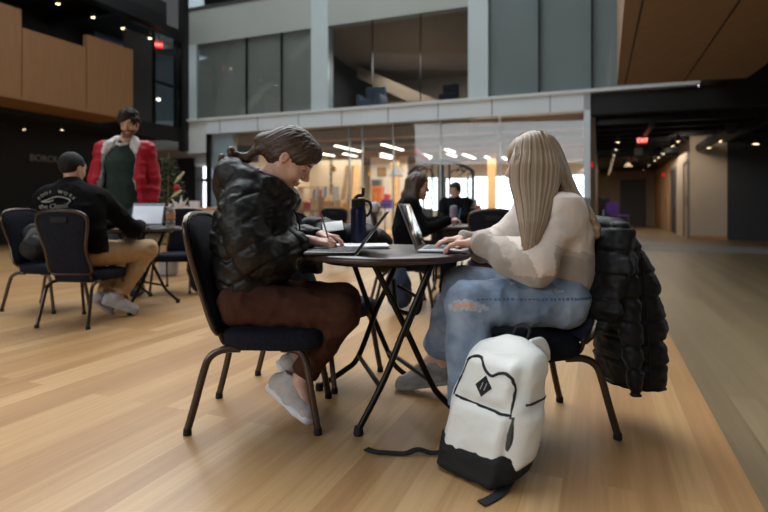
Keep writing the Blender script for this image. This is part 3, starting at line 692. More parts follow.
MB().tube(spline([L3((.05, 2.75, .56)), L3((.055, 2.6, .475)), L3((.075, 2.5, .45)), L3((.15, 2.42, .46)), L3((.165, 2.38, .55))], 16), .011, 10).build('brace', MATS['black_metal'], tab0)
MB().tube([L3((.07, 2.62, .55)), L3((.17, 2.40, .52))], .009, 8).build('brace', MATS['black_metal'], tab0)
MB().tube([L3((.195, 2.30, .655)), L3((.085, 2.27, .39))], .011, 10).build('bracket', MATS['black_metal'], tab0)
t2 = copy_tree(tab0); t2.location = (-2.36, 5.2, 0); t2.rotation_euler.z = .5; t2['label'] = 'dark round folding table with laptop and clear bottles beside the two men'
t3 = copy_tree(tab0); t3.location = (.85, 5.75, 0); t3.rotation_euler.z = 1.1; t3['label'] = 'round table behind the front laptop where the long-haired woman writes'
# ---------------------------------------------------------------- laptops
def laptop(p, nx, ny, label, open_back, body='laptopgrey', lit=False, w=.31, d=.22, mats=None, n='laptop'):
    """p hinge centre on the table; (nx,ny) direction towards the user; open_back = how far the lid top leans away from the user"""
    a = math.atan2(ny, nx); r = empty(n, (p[0], p[1], p[2]), a, label, 'laptop')
    b = MB().rbox((d/2, 0, .008), (d, w, .014), .006).build('base', MATS[body], r)
    k = MB()
    for i in range(5):
        for j_ in range(13): k.box((.025+i*.02, -w*.44+j_*w*.88/13, .0145), (.041+i*.02, -w*.44+(j_+.85)*w*.88/13, .0165))
    k.build('keys', MATS['keys'] if body != 'laptopgrey' else MATS['silverkeys'], b, smooth=False)
    MB().box((.145, -.05, .0145), (.205, .05, .0158)).build('trackpad', MATS['silverkeys'] if body != 'laptopdark' else MATS['keys'], b, smooth=False)
    h = math.sqrt(d*d-open_back**2); X = nrm([-open_back, 0, h]); Nn = A([X[2], 0, -X[0]]); Yv = A([0, 1., 0])
    c = A([0, 0, .012])+X*d/2
    lid = MB().rbox(c-Nn*.004, (.006, w, d), .003, axes=[Nn, Yv, X]).build('screen_lid', MATS[body], r)
    s = MB().rbox(c+Nn*.0005, (.002, w*.94, d*.90), .0008, axes=[Nn, Yv, X]); s.build('screen', MATS['screenlit' if lit else 'screenoff'], lid)
    if lit:
        for z0, z1, mm in ((.38, .43, 'greenbar'), (-.44, -.39, 'darkbar')):
            q = c+Nn*.0022+X*d*(z0+z1)/2; MB().rbox(q, (.0012, w*.93, d*(z1-z0)), .0003, axes=[Nn, Yv, X]).build('toolbar', MATS[mm], lid)
    return r
laptop(((.145+.207)/2, 2.5, TT), .98, -.2, 'silver laptop open under the hands of the blonde student', .08)
laptop((-.115, 2.36, TT), -1, .035, 'dark open laptop seen edge-on in front of the student in the black jacket', .13, body='laptopdark', w=.30, d=.215)
laptop((-2.27, 5.12, TT), -.08, -1, 'silver laptop with a lit white page open on the left table', .06, lit=True, w=.32, d=.23)
def sheets(p, rz, lab, n, w=.216, d=.28, cat='paper', name='paper_stack'):
    r = empty(name, p, rz, lab, cat)
    for i in range(n):
        o = MB().box((-w/2, -d/2, i*.0035+.0002), (w/2, d/2, i*.0035+.0028)).build('sheet', MATS['paper'], r, smooth=False); o.location = (random.uniform(-.012, .012), random.uniform(-.012, .012), 0); o.rotation_euler.z = random.uniform(-.08, .08)
    return r
sheets((-.14, 2.67, TT), math.pi/2+.15, 'stack of white printed sheets on the front table before the blue bottle', 4, w=.2, d=.30)
# booklet held up behind the hand
r = MB().rbox((0, 0, 0), (.105, .09, .006), .002).build('booklet', MATS['paper'], loc=(-.265, 2.78, .835)); r.rotation_euler = (.5, -.12, .1); tag(r, 'small white booklet lying on the black coat behind the writing hand', 'booklet')
# water bottle
q = empty('water_bottle', (-.135, 2.835, TT), 0, 'navy blue metal water bottle with black straw lid on the front table', 'bottle')
MB().lathe([(0, 0), (.036, 0), (.040, .006), (.041, .02), (.041, .18), (.039, .192), (.034, .2), (0, .2)], seg=36).build('body', mat('bottleblue', '141c3c', .35, .4, var=.05), q)
MB().lathe([(0, .198), (.036, .198), (.037, .205), (.037, .238), (.032, .245), (0, .245)], seg=36).build('lid', MATS['rubber'], q)
MB().tube(spline([(-.02, 0, .243), (.0, 0, .26), (.022, 0, .262), (.026, 0, .30)], 12), [.009]*10+[.008]*3, 10).build('straw_spout', MATS['rubber'], q)
MB().tube(spline([(.034, 0, .235), (.062, 0, .22), (.064, 0, .18), (.042, 0, .15)], 14), .007, 8).build('carry_loop', MATS['rubber'], q)
pn = MB().tube([(0, 0, 0), (.03, .01, .13)], [.0035, .004], 8).build('pencil', MATS['grey'], loc=(-.258, 2.52, .775)); tag(pn, 'grey pencil held in the writing hand of the student on the left', 'pencil')
pn.rotation_euler = (0, -.5, .2)
# plastic bottles on the left table
def pet(p, lab, cap='paper', lb='bluegrey', s=1):
    q = empty('plastic_bottle', p, 0, lab, 'bottle')
    MB().lathe([(0, 0), (.028*s, 0), (.033*s, .01), (.033*s, .06), (.030*s, .07), (.033*s, .08), (.033*s, .14), (.030*s, .165), (.014*s, .195), (.013*s, .21), (0, .21)], seg=24).build('body', MATS['clear_plastic'], q)
    MB().lathe([(0, .21), (.015*s, .21), (.015*s, .228), (0, .228)], seg=16).build('cap', MATS[cap], q)
    MB().lathe([(.0335*s, .085), (.034*s, .085), (.034*s, .135), (.0335*s, .135)], seg=24).build('paper_label', MATS[lb], q); return q
mat('labelblue', '2c4a8c', .5); mat('labelorange', 'c98a5a', .5)
pet((-2.02, 5.08, TT), 'clear plastic bottle near the right rim of the left table', lb='labelorange', s=1.25)
pet((-2.52, 5.08, TT), 'clear bottle with blue label left of the lit laptop', lb='labelblue')
pet((-2.455, 5.3, TT), 'second clear bottle with white cap just behind the blue labelled one', lb='labelblue')
# ---------------------------------------------------------------- cloth pieces by implicit surface
mat('puffer', '0a0a0b', .6, col2='101011', scale=30, bump=.15, bscale=120, spec=.25)
mat('pufferA', '0e0d0c', .5, col2='151412', scale=12, bump=.2, bscale=60, spec=.35)
mat('bagwhite', 'e0e1dc', .6, col2='ebebe6', scale=5, bump=.12, bscale=40); mat('bagblack', '0e0f10', .75, var=.15, bump=.3, bscale=300); mat('meshgrey', '474a48', .8, bump=.4, bscale=400)
def quilt(n, amp=.014, ph=0.): return lambda t: amp*(np.sqrt(np.abs(np.sin(np.pi*(n*t+ph))))-.9)
# coat over the blonde student's chair
lat = nrm([-.23, .97, 0]); lat = A([.23, -.97, 0])
s = SDF((.70, 1.98, .08), (1.32, 2.78, 1.0), .005)
B0 = A([.935, 2.385, -.045])
def bp(x, y, z): return B0+A([.972, .23, 0])*x+A([-.23, .972, 0])*y+A([0, 0, z])
s.chain([bp(-.005, 0, .875), bp(-.045, 0, .74), bp(-.085, 0, .58), bp(-.10, 0, .50)], [.056, .060, .058, .05], k=.03, lat=(-.23, .972, 0), w=4.5)
s.chain([bp(.01, -.02, .87), bp(.055, -.04, .72), bp(.09, -.05, .55), bp(.105, -.05, .37), bp(.11, -.05, .16)], [.060, .080, .086, .086, .084], k=.03, lat=(-.23, .972, 0), w=1.9, mod=quilt(2, .009))
s.chain([bp(.06, -.12, .84), bp(.11, -.17, .68), bp(.14, -.18, .50), bp(.15, -.18, .33), bp(.15, -.17, .18)], [.05, .056, .058, .056, .055], k=.03, mod=quilt(2, .008))
s.chain([bp(.0, -.19, .87), bp(-.005, -.22, .70), bp(.0, -.235, .5), bp(.015, -.235, .34), bp(.03, -.235, .17)], [.045, .045, .042, .036, .016], k=.012, mod=quilt(2, .006))
s.chain([bp(-.02, -.20, .88), bp(-.05, -.22, .72), bp(-.05, -.21, .52)], [.04, .04, .03], k=.02)
s.cap(bp(.03, -.1, .88), bp(.03, .1, .88), .048, k=.04)
s.plane((0, 0, .178), (0, 0, -1))
coat = sdfobj('winter_coat', s, MATS['puffer'], origin=(1.05, 2.36, .14), disp=lambda V, N: wrinkle(.006, .07, 3, (.8, .8, 1.4), amp2=.003, sc2=.025)(V, N)-.009*np.exp(-((np.abs(V[:, 2]/.095-np.round(V[:, 2]/.095))*.095)/.008)**2))
tag(coat, 'black quilted winter coat hung over the blonde student\'s chair back', 'coat')
z_ = MB().tube([bp(.03, -.262, .80), bp(.045, -.268, .6), bp(.065, -.26, .42), bp(.085, -.245, .27)], .004, 6); z_.build('zip', MATS['black_metal'], coat, origin=None).location = (-1.05, -2.36, -.14)
# phone tucked on the seat by the hip
ph = MB().rbox((0, 0, 0), (.012, .08, .15), .006, axes=None).build('phone', MATS['black_metal'], loc=(.925, 2.235, .535)); ph.rotation_euler = (.15, .3, .3); tag(ph, 'dark phone with pale edge tucked between hip and coat', 'phone')
MB().rbox((.0065, 0, 0), (.001, .074, .142), .0004).build('screen', MATS['screenoff'], ph)
# black coat heap on far side of the front table
s = SDF((-.55, 2.82, .55), (.1, 3.3, 1.0), .006)
s.chain([(-.42, 3.0, .68), (-.3, 2.98, .77), (-.12, 2.98, .76), (-.02, 3.02, .72)], [.07, .085, .085, .06], k=.03, mod=quilt(2, .012))
s.chain([(-.42, 3.02, .83), (-.33, 3.04, .83)], [.045, .04], k=.03); s.chain([(-.45, 3.05, .68), (-.42, 3.12, .60)], [.08, .07], k=.03)
s.chain([(-.02, 3.02, .74), (.0, 3.03, .62)], [.06, .05], k=.03)
tag(sdfobj('folded_coat', s, MATS['puffer'], origin=(-.2, 3.0, .6), disp=wrinkle(.008, .06, 8)), 'crumpled black coat bunched behind the navy blue water bottle', 'coat')
# bag on far left chair
s = SDF((-3.5, 4.6, .4), (-2.75, 5.3, .95), .008)
s.chain([(-3.15, 4.85, .56), (-3.08, 5.0, .56)], [.11, .12], k=.04); s.chain([(-3.22, 4.95, .68), (-3.02, 4.98, .66)], [.09, .08], k=.04); s.plane((0, 0, .45), (0, 0, -1))
bag = sdfobj('black_bag', s, MATS['bagblack'], origin=(-3.1, 4.95, .45), disp=wrinkle(.012, .08, 2)); tag(bag, 'soft black bag slumped on the chair at the left picture edge', 'bag')
MB().tube(spline([(-.12, -.14, .16), (-.02, -.17, .27), (.1, -.15, .22), (.17, -.1, .08)], 16), .012, 8, flat=2.2).build('strap', mat('strapgrey', '54565a', .7), bag)
# dark bag hanging from the chair beyond the left table
s = SDF((-2.25, 5.55, .0), (-1.85, 6.05, .72), .008)
s.chain([(-2.05, 5.80, .54), (-2.03, 5.80, .3), (-2.0, 5.80, .1)], [.05, .09, .08], k=.04); s.plane((0, 0, .004), (0, 0, -1))
tag(sdfobj('shoulder_bag', s, MATS['bagblack'], origin=(-2.03, 5.8, .0), disp=wrinkle(.01, .08, 4)), 'black shoulder bag standing beside the empty chair beyond the left table', 'bag')
# ---------------------------------------------------------------- white backpack
BC = A([.345, 1.915, 0.]); XA = A([.70, -.714, 0]); YA = A([.714, .70, 0])     # XA runs along the front, YA goes into the depth
def bk(x, y, z): z = z*.95; return BC+XA*x+YA*y+A([.27*z*.95, .12*z, z])
def bkV(V):
    z = V[:, 2:3]*.95; return BC+XA*V[:, 0:1]+YA*V[:, 1:2]+np.hstack([.2565*z, .12*z, z])
def bag_sdf(grow, zmax):
    s = SDF((-.22, -.17, -.02), (.22, .2, .56), .0045)
    s.box((0, .0, .16), (.150+grow, .088+grow, .155), .05, k=.02); s.box((0, .008, .31), (.142+grow, .075+grow, .13), .06, k=.05)
    s.ell((0, .01, .37), (.132+grow, .078+grow, .115+grow), k=.06)
    if zmax > .3:
        s.box((0, -.080, .165), (.118, .034, .092), .03, k=.012); s.box((0, -.066, .345), (.106, .034, .075), .03, k=.02)
        s.cap((.148, .0, .10), (.146, .0, .22), .035, k=.03, lat=(0, 1, 0), w=1.8)
    return s
s = bag_sdf(0, .5); s.plane((0, 0, .005), (0, 0, -1))
FS = s.F.copy(); S_lo, S_h = s.lo, s.h
def fronty(x, z, off=.001):
    i = int(round((x-S_lo[0])/S_h)); k = int(round((z-S_lo[2])/S_h)); col_ = FS[i, :, k]; w = np.where(col_ < 0)[0]
    return (S_lo[1]+S_h*w[0] if len(w) else .0)-off
def sidex(y, z, off=.001):
    j_ = int(round((y-S_lo[1])/S_h)); k = int(round((z-S_lo[2])/S_h)); col_ = FS[:, j_, k]; w = np.where(col_ < 0)[0]
    return (S_lo[0]+S_h*w[-1] if len(w) else .1)+off
back = sdfobj('backpack', s, MATS['bagwhite'], origin=tuple(BC), disp=wrinkle(.0035, .08, 11, amp2=.0015, sc2=.04), post=bkV)
tag(back, 'white backpack with black base leaning against the blonde student\'s chair', 'backpack')
def bpart(mb, name, m, sharp=35):
    mb.v = [tuple(bk(*p)-BC) for p in mb.v]; return mb.build(name, MATS[m], back, sharp=sharp)
s = bag_sdf(.008, .2); s.box((0, -.07, .06), (.128, .045, .06), .03, k=.02)
V_ = s.F; X_ = (S_lo[0]+S_h*np.arange(s.n[0]))[:, None, None]; Z_ = (S_lo[2]+S_h*np.arange(s.n[2]))[None, None, :]
s.F = np.maximum(s.F, (Z_-(.118-.10*(X_+.15)*.35+.012*np.sin(X_*20))).astype(np.float32)); s.plane((0, 0, .002), (0, 0, -1))
sdfobj('base_panel', s, MATS['bagblack'], back, origin=tuple(BC), disp=wrinkle(.003, .05, 2), post=bkV)
zp = MB(); pts = spline([(-.128, .26), (-.126, .33), (-.110, .385), (-.075, .415), (-.04, .412), (-.008, .378), (.02, .366), (.045, .380), (.075, .384), (.100, .36), (.112, .30), (.118, .24)], 44)
zp.tube([(x, fronty(x, z, .002), z) for x, z in pts], .0058, 8); bpart(zp, 'zip', 'bagblack')
zp = MB(); zp.tube([(x, fronty(x, .262-.05*(x+.12), .002), .262-.05*(x+.12)) for x in np.linspace(-.118, .118, 24)], .0052, 8); bpart(zp, 'zip', 'bagblack')
zp = MB(); zp.tube([(sidex(y, .285, .002), y, .285) for y in np.linspace(-.06, .07, 12)], .005, 8); bpart(zp, 'side_binding', 'bagblack')
zp = MB(); zp.tube([(.125, fronty(.125, z, -.002), z) for z in np.linspace(.12, .27, 12)], [.008, .011, .014, .016, .016, .014, .012, .012, .01, .009, .008, .007], 8); bpart(zp, 'mesh_pocket', 'meshgrey')
cx, cz_ = -.002, .325; dm = MB()
g_ = [(-.034, 0), (0, .038), (.034, 0), (0, -.038)]; yy = min(fronty(cx+a*t_, cz_+b*t_) for a, b in g_ for t_ in (0, .5, 1))-.006
dm.prism([(cx+a, yy, cz_+b) for a, b in g_], (0, .008, 0)); pt = bpart(dm, 'leather_patch', 'bagblack')
for q in (-1, 1):
    l_ = MB().prism([(cx+q*.008-.004, yy-.001, cz_-.013), (cx+q*.008-.001, yy-.001, cz_-.013), (cx+q*.008+.005, yy-.001, cz_+.013), (cx+q*.008+.002, yy-.001, cz_+.013)], (0, .001, 0))
    l_.v = [tuple(bk(*p)-BC) for p in l_.v]; l_.build('patch_slot', MATS['lightgrey'], pt)
# shoulder straps and top loop
for q in (.055, -.06):
    st = MB().tube(spline([(q, .05, .452), (q+.012, .085, .455), (q+.02, .105, .41), (q+.03, .115, .3), (q+.035, .115, .16), (q+.04, .10, .07)], 24), .011, 10, flat=2.2); bpart(st, 'shoulder_strap', 'bagblack')
st = MB().tube(spline([(.066, .035, .462), (.080, .078, .464), (.092, .108, .43), (.098, .120, .39)], 16), .010, 10, flat=2.0); bpart(st, 'strap_cover', 'bagwhite')
st = MB().tube(spline([(-.02, .05, .478), (-.012, .06, .51), (.03, .07, .51), (.04, .06, .475)], 16), .006, 8); bpart(st, 'grab_loop', 'bagblack')
def fstrap(pts, wd):
    P = spline([A(p) for p in pts], 26); G = []
    for i, p in enumerate(P):
        t = nrm(P[min(i+1, len(P)-1)]-P[max(i-1, 0)]); n_ = A([-t[1], t[0], 0])*wd/2; G.append([p-n_-BC, p+n_-BC])
    return MB().grid(G, (0, 0, .004)).build('loose_strap', MATS['bagblack'], back)
def fl_(px, py, dz=.003): Y = CZ*F_PX/(py-HY); return ((px-HX)/F_PX*Y, Y, dz)
fstrap([fl_(448, 456, .02), fl_(432, 455, .006), fl_(418, 453.5, .014), fl_(405, 455, .004), fl_(388, 454), fl_(375, 453), fl_(366, 450)], .03)
fstrap([fl_(512, 482, .02), fl_(506, 489, .008), fl_(498, 496), fl_(488, 502), fl_(481, 505)], .034)
# ---------------------------------------------------------------- people
mat('skin', 'c59a86', .5, col2='cfa592', scale=14, sss=.15, spec=.4); mat('lips', 'b47a6c', .45, var=.05); mat('eyewhite', 'b8b0a8', .3, var=0); mat('iris', '2a211c', .2, var=0); mat('brow', '3a2a20', .8)
mat('skin2', 'bd9278', .5, col2='c89e84', scale=14, sss=.1); mat('stubble', '6a4e40', .7)
SK = ['skin', 'lips', 'eyewhite', 'iris', 'brow', 'stubble']
def frame(fwd, up):
    f = nrm(fwd); u = A(up, dtype=float); u = nrm(u-f*np.dot(u, f)); l = np.cross(u, f); return f, l, u         # forward, left, up
def head_local(P, H):
    d = (P-A(H['o']))/H['s']; return d@H['f'], d@H['l'], d@H['u']
def add_head(s, H):
    o, f, l, u, k = A(H['o']), H['f'], H['l'], H['u'], H['s']; R = [f, l, u]
    def p(a, b, c): return o+(f*a+l*b+u*c)*k
    def e(c, r, kk=.02, op='add'): s.ell(p(*c), A(r)*k, R, kk, op)
    e((-.008, 0, .038), (.096, .076, .088), .02); e((.030, 0, -.025), (.060, .060, .082), .03)
    for q in (-1, 1): s.cap(p(-.005, q*.050, -.045), p(.060, q*.016, -.098), .017*k, .014*k, k=.03*k)
    e((.068, 0, -.100), (.021, .024, .018), .02); e((.076, 0, .032), (.018, .050, .03), .03)
    s.cap(p(.090, 0, .008), p(.112, 0, -.028), .008*k, .0115*k, k=.014*k)
    for q in (-1, 1):
        e((.101, q*.011, -.036), (.010, .008, .008), .006); e((.060, q*.038, -.030), (.026, .022, .026), .02)
        e((.101, q*.032, .004), (.014, .019, .011), .012, 'sub'); e((.078, q*.031, .003), (.013, .015, .0115), .004)
        e((-.008, q*.074, -.006), (.017, .008, .027), .008); e((-.003, q*.081, -.003), (.008, .004, .014), .005, 'sub')
        s.cap(p(.086, q*.014, .022), p(.078, q*.046, .022), .007*k, .005*k, k=.012*k)
    e((.090, 0, -.0600), (.011, .024, .0060), .006); e((.088, 0, -.072), (.011, .020, .007), .006)
def head_paint(H, stubble=0, closed=False):
    def f(P):
        a, b, c = head_local(P, H); idx = np.zeros(len(P), dtype=int); near = (np.abs(b) < .075) & (a > .02) & (np.abs(c) < .13)
        if stubble: idx[near & (c < -.045) & (a > .0)] = 5
        ab = np.abs(b)
        idx[near & (a > .070) & (ab < .023-.35*np.abs(c+.065)) & (c < -.055) & (c > -.079)] = 1
        ey = near & (a > .07) & (((ab-.032)/.0145)**2+((c-.003)/.0065)**2 < 1); idx[ey] = 2
        idx[near & (a > .07) & (((ab-.032)/.006)**2+((c-.003)/.007)**2 < 1)] = 3
        if closed: idx[(idx == 2) | (idx == 3)] = 0; idx[near & (a > .07) & (np.abs(ab-.032) < .015) & (np.abs(c+.003+.1*np.abs(ab-.032)) < .0022)] = 4
        idx[near & (a > .055) & (ab > .013) & (ab < .052) & (np.abs(c-(.026-.10*np.abs(ab-.03))) < .0042)] = 4
        return idx
    return f
def add_hand(s, w, d, n, side, k=1., curl=(.35, .4, .45, .5), seg=(.45, .5), thumb=.5, spread=.08, fr=1.0):
    """w wrist, d finger direction, n direction the palm faces, side = vector towards the thumb"""
    w = A(w, dtype=float); d = nrm(d); n = A(n, dtype=float); n = nrm(n-d*np.dot(n, d)); t = A(side, dtype=float); t = nrm(t-d*np.dot(t, d)-n*np.dot(t, n))
    s.cap(w-d*.01*k, w+d*.03*k, .0195*k, .022*k, k=.012, lat=t, w=1.35)
    for q in (-.026, -.009, .009, .026): s.cap(w+d*.02*k+t*q*.6*k, w+d*.085*k+t*q*k-n*.002, .0125*k, .0115*k, k=.010)
    L = [.072, .080, .075, .058]; off = [.028, .0095, -.0095, -.028]
    for i in range(4):
        b = w+d*.086*k+t*off[i]*k; dd = nrm(d+t*spread*off[i]/.028); ang = curl[i]; p = b
        for j_, (fr_, da) in enumerate(((.46, 0), (.30, seg[0]+ang*.6), (.24, seg[1]+ang*.4))):
            ang2 = ang+(0 if j_ == 0 else (seg[0]+ang*.5)*(1 if j_ == 1 else 1.9))
            v = dd*math.cos(ang2)+n*math.sin(ang2); q = p+v*L[i]*fr_*k
            r0 = (.0088, .0080, .0072)[j_]*k*fr; r1 = (.0080, .0072, .0062)[j_]*k*fr
            s.cap(p, q, r0, r1, k=.003); p = q
    b = w+d*.022*k+t*.024*k; v1 = nrm(d*.75+t*.62+n*.35*thumb); q = b+v1*.045*k; s.cap(b-d*.01*k, q, .0135*k, .0105*k, k=.012)
    v2 = nrm(d*.92+t*.22+n*.35*thumb); q2 = q+v2*.032*k; s.cap(q, q2, .0098*k, .009*k, k=.004); s.cap(q2, q2+nrm(v2+n*.2)*.026*k, .009*k, .0068*k, k=.003)
def bounds(J, pad):
    P = A([A(v, dtype=float) for k_, v in J.items() if isinstance(v, (tuple, list, np.ndarray)) and len(v) == 3 and k_ not in ('lat', 'hdL', 'hdR')])
    return P.min(0)-pad, P.max(0)+pad
SIDES = ('L', 'R')
def body(J, H, h, label, scale=1., skin='skin', stubble=0, hands=True, closed=False):
    lo, hi = bounds(J, .24); lo[2] = max(lo[2], -.02)
    s = SDF(lo, hi, h); lat = J['lat']; k = scale
    s.chain([J['pelvis'], J['waist'], J['chest']], [.09*k, .085*k, .10*k], k=.05, lat=lat, w=1.45)
    s.cap(A(J['shL'])*.85+A(J['chest'])*.15, A(J['shR'])*.85+A(J['chest'])*.15, .055*k, k=.05)
    s.chain([J['chest'], J['neck']], [.09*k, .055*k], k=.05); s.cap(J['neck'], A(H['o'])-H['u']*.03*H['s']-H['f']*.012, .053*k, .050*k, k=.035)
    add_head(s, H)
    for q in SIDES:
        s.cap(J['sh'+q], J['el'+q], .046*k, .036*k, k=.03); s.cap(J['el'+q], J['wr'+q], .036*k, .0235*k, k=.012)
        s.cap(J['hip'+q], J['kn'+q], .078*k, .050*k, k=.04); s.cap(J['kn'+q], J['an'+q], .050*k, .033*k, k=.02)
        s.cap(J['an'+q], J['to'+q], .032*k, .024*k, k=.02); s.cap(J['an'+q], J['he'+q], .034*k, .028*k, k=.02)
        if hands and 'hand'+q in J: add_hand(s, J['wr'+q], *J['hand'+q][:3], k=scale, **J['hand'+q][3])
    org = A([J['pelvis'][0], J['pelvis'][1], 0.]); J['org'] = org
    ms = [MATS[skin if x == 'skin' else x] for x in SK]
    o = sdfobj('person', s, ms, origin=org, paint=head_paint(H, stubble, closed)); tag(o, label, 'person'); return o
def garment(name, J, fn, m, P, h=.006, disp=None, paint=None, pad=.34):
    lo, hi = bounds(J, pad); lo[2] = max(lo[2], -.02); s = SDF(lo, hi, h); fn(s)
    ms = [MATS[x] for x in (m if isinstance(m, (list, tuple)) else [m])]
    return sdfobj(name, s, ms, P, origin=J['org'], disp=disp, paint=paint)
def trousers(J, r=(.098, .080, .062, .055), cut=.04, k=1.0, belly=1.42):
    def f(s):
        lat = J['lat']
        for q in SIDES:
            hip, kn, an = A(J['hip'+q]), A(J['kn'+q]), A(J['an'+q]); d = nrm(an-kn); end = an-d*cut
            s.cap(hip, kn, r[0]*k, r[1]*k, k=.03); s.cap(kn, kn+(end-kn)*.5, r[1]*k*.98, r[2]*k, k=.03); s.cap(kn+(end-kn)*.5, end+d*.03, r[2]*k, r[3]*k, k=.03)
            s.plane(end, d, np.minimum(end, an)-.11, np.maximum(end, an)+A([.11, .11, .09]))
        s.cap(J['pelvis'], A(J['pelvis'])*.6+A(J['waist'])*.4, .105*k, .10*k, k=.05, lat=lat, w=belly)
    return f
def shoe(J, q, P, m_up, m_sole, k=1.12, upv=None, laces=True):
    he, to = A(J['he'+q], dtype=float), A(J['to'+q], dtype=float); d = nrm(to-he); an = A(J['an'+q], dtype=float)
    u = an-he; u = nrm(u-d*np.dot(u, d)) if upv is None else nrm(A(upv)-d*np.dot(A(upv), d)); l = np.cross(u, d); L = np.linalg.norm(to-he)
    c = (he+to)/2; R = [d, l, u]; org = J['org']
    lo, hi = np.minimum(he, to)-.1, np.maximum(he, to)+.13
    s = SDF(lo, hi, .0042)
    s.chain([he+u*.012, he*.5+to*.5+u*.008, to+u*.002-d*.01], [.034*k, .036*k, .034*k], k=.02, lat=l, w=1.15)
    s.chain([he+u*.035, he+d*.03*k+u*.060], [.033*k, .033*k], k=.03); s.cap(he+d*.06*k+u*.055, to-d*.03*k+u*.008, .032*k, .026*k, k=.03)
    s.cap(he+d*.045*k+u*.045, he+d*.045*k+u*.10, .038*k, .036*k, k=.03); s.plane(he+u*.082*k+d*.03, u*.95-d*.12)
    s.plane(he-u*.018, -u)
    up = sdfobj('shoe', s, [MATS[m_up], MATS[m_sole]], P, origin=org, disp=wrinkle(.0015, .03, 5))
    s = SDF(lo, hi, .0042)
    s.chain([he-u*.012-d*.006, he*.6+to*.4-u*.012, he*.25+to*.75-u*.012, to-u*.004], [.030*k, .029*k, .034*k, .029*k], k=.012, lat=l, w=1.3)
    s.plane(he-u*.026, -u); s.plane(he-u*.000, u*.985-d*.03)
    b = bpy.data.objects; so = sdfobj('sole', s, MATS[m_sole], up, origin=org)
    if laces:
        m_ = MB()
        for i in range(4):
            cpos = he+d*(.085+.022*i)*k+u*(.062-.011*i)*k+u*.006
            m_.tube([cpos-l*.026-u*.010-org, cpos+u*.002-org, cpos+l*.026-u*.010-org], .0035, 6)
        m_.build('laces', MATS[m_sole], up)
    return up
def hair_shell(s, H, grow=1.12, cut=True, low=-.02, back=.0):
    o, f, l, u, k = A(H['o']), H['f'], H['l'], H['u'], H['s']; R = [f, l, u]
    def p(a, b, c): return o+(f*a+l*b+u*c)*k
    s.ell(p(-.010, 0, .040), A([.098*grow, .077*grow, .090*grow])*k, R, .02)
    s.ell(p(-.040-back, 0, -.005+low), A([.060, .068, .065])*k, R, .03)
    if cut: s.ell(p(.112, 0, -.045), A([.078, .10, .095])*k, R, .012, 'sub')
def carve_ears(s, H):
    for q in (-1, 1): s.ell(A(H['o'])+(H['f']*.012+H['l']*q*.088-H['u']*.012)*H['s'], A([.034, .03, .036])*H['s'], [H['f'], H['l'], H['u']], .01, 'sub')
def hairmat(name, c1, c2, st=(30, 30, 3), rough=.42):
    return mat(name, c1, rough, col2=c2, scale=3.2, stretch=st, bump=.25, bscale=6, spec=.4, detail=6)
# ======================= student on the left (black puffer, brown trousers)
mat('brownpants', '40271c', .9, col2='4b2f23', scale=30, bump=.15, bscale=200, spec=.15); hairmat('hairbrown', '251912', '513a29', (12, 40, 40), .5); mat('shoewhite', 'b5aca6', .7, col2='c2bab4', scale=30, spec=.2); mat('solewhite', 'dadade', .5, var=.03)
f, l, u = frame((.80, .06, -.60), (.6, 0, .80)); HA = dict(o=(-.420, 2.375, 1.152), f=f, l=l, u=u, s=1.06)
JA = dict(lat=(0, 1, 0), pelvis=(-.60, 2.42, .53), waist=(-.625, 2.42, .70), chest=(-.585, 2.41, .90), neck=(-.52, 2.39, 1.045), shL=(-.575, 2.57, .975), shR=(-.60, 2.245, .965),
 elL=(-.46, 2.66, .74), elR=(-.505, 2.20, .705), wrL=(-.315, 2.62, .80), wrR=(-.345, 2.42, .785), hipL=(-.62, 2.50, .515), hipR=(-.62, 2.33, .515), knL=(-.20, 2.52, .49), knR=(-.19, 2.33, .475),
 anL=(-.405, 2.53, .235), anR=(-.375, 2.375, .165), toL=(-.41, 2.67, .085), heL=(-.465, 2.52, .19), toR=(-.325, 2.30, .038), heR=(-.485, 2.41, .125))
JA['handR'] = ((1, .12, -.12), (0, .25, -1), (0, 1, .3), dict(curl=(.25, .45, .55, .6), spread=.12)); JA['handL'] = ((.95, -.25, -.15), (0, -.1, -1), (0, -1, .2), dict(curl=(.3, .4, .5, .6)))
PA = body(JA, HA, .004, 'person in a black hooded puffer jacket and brown trousers, writing at the front table', closed=True)
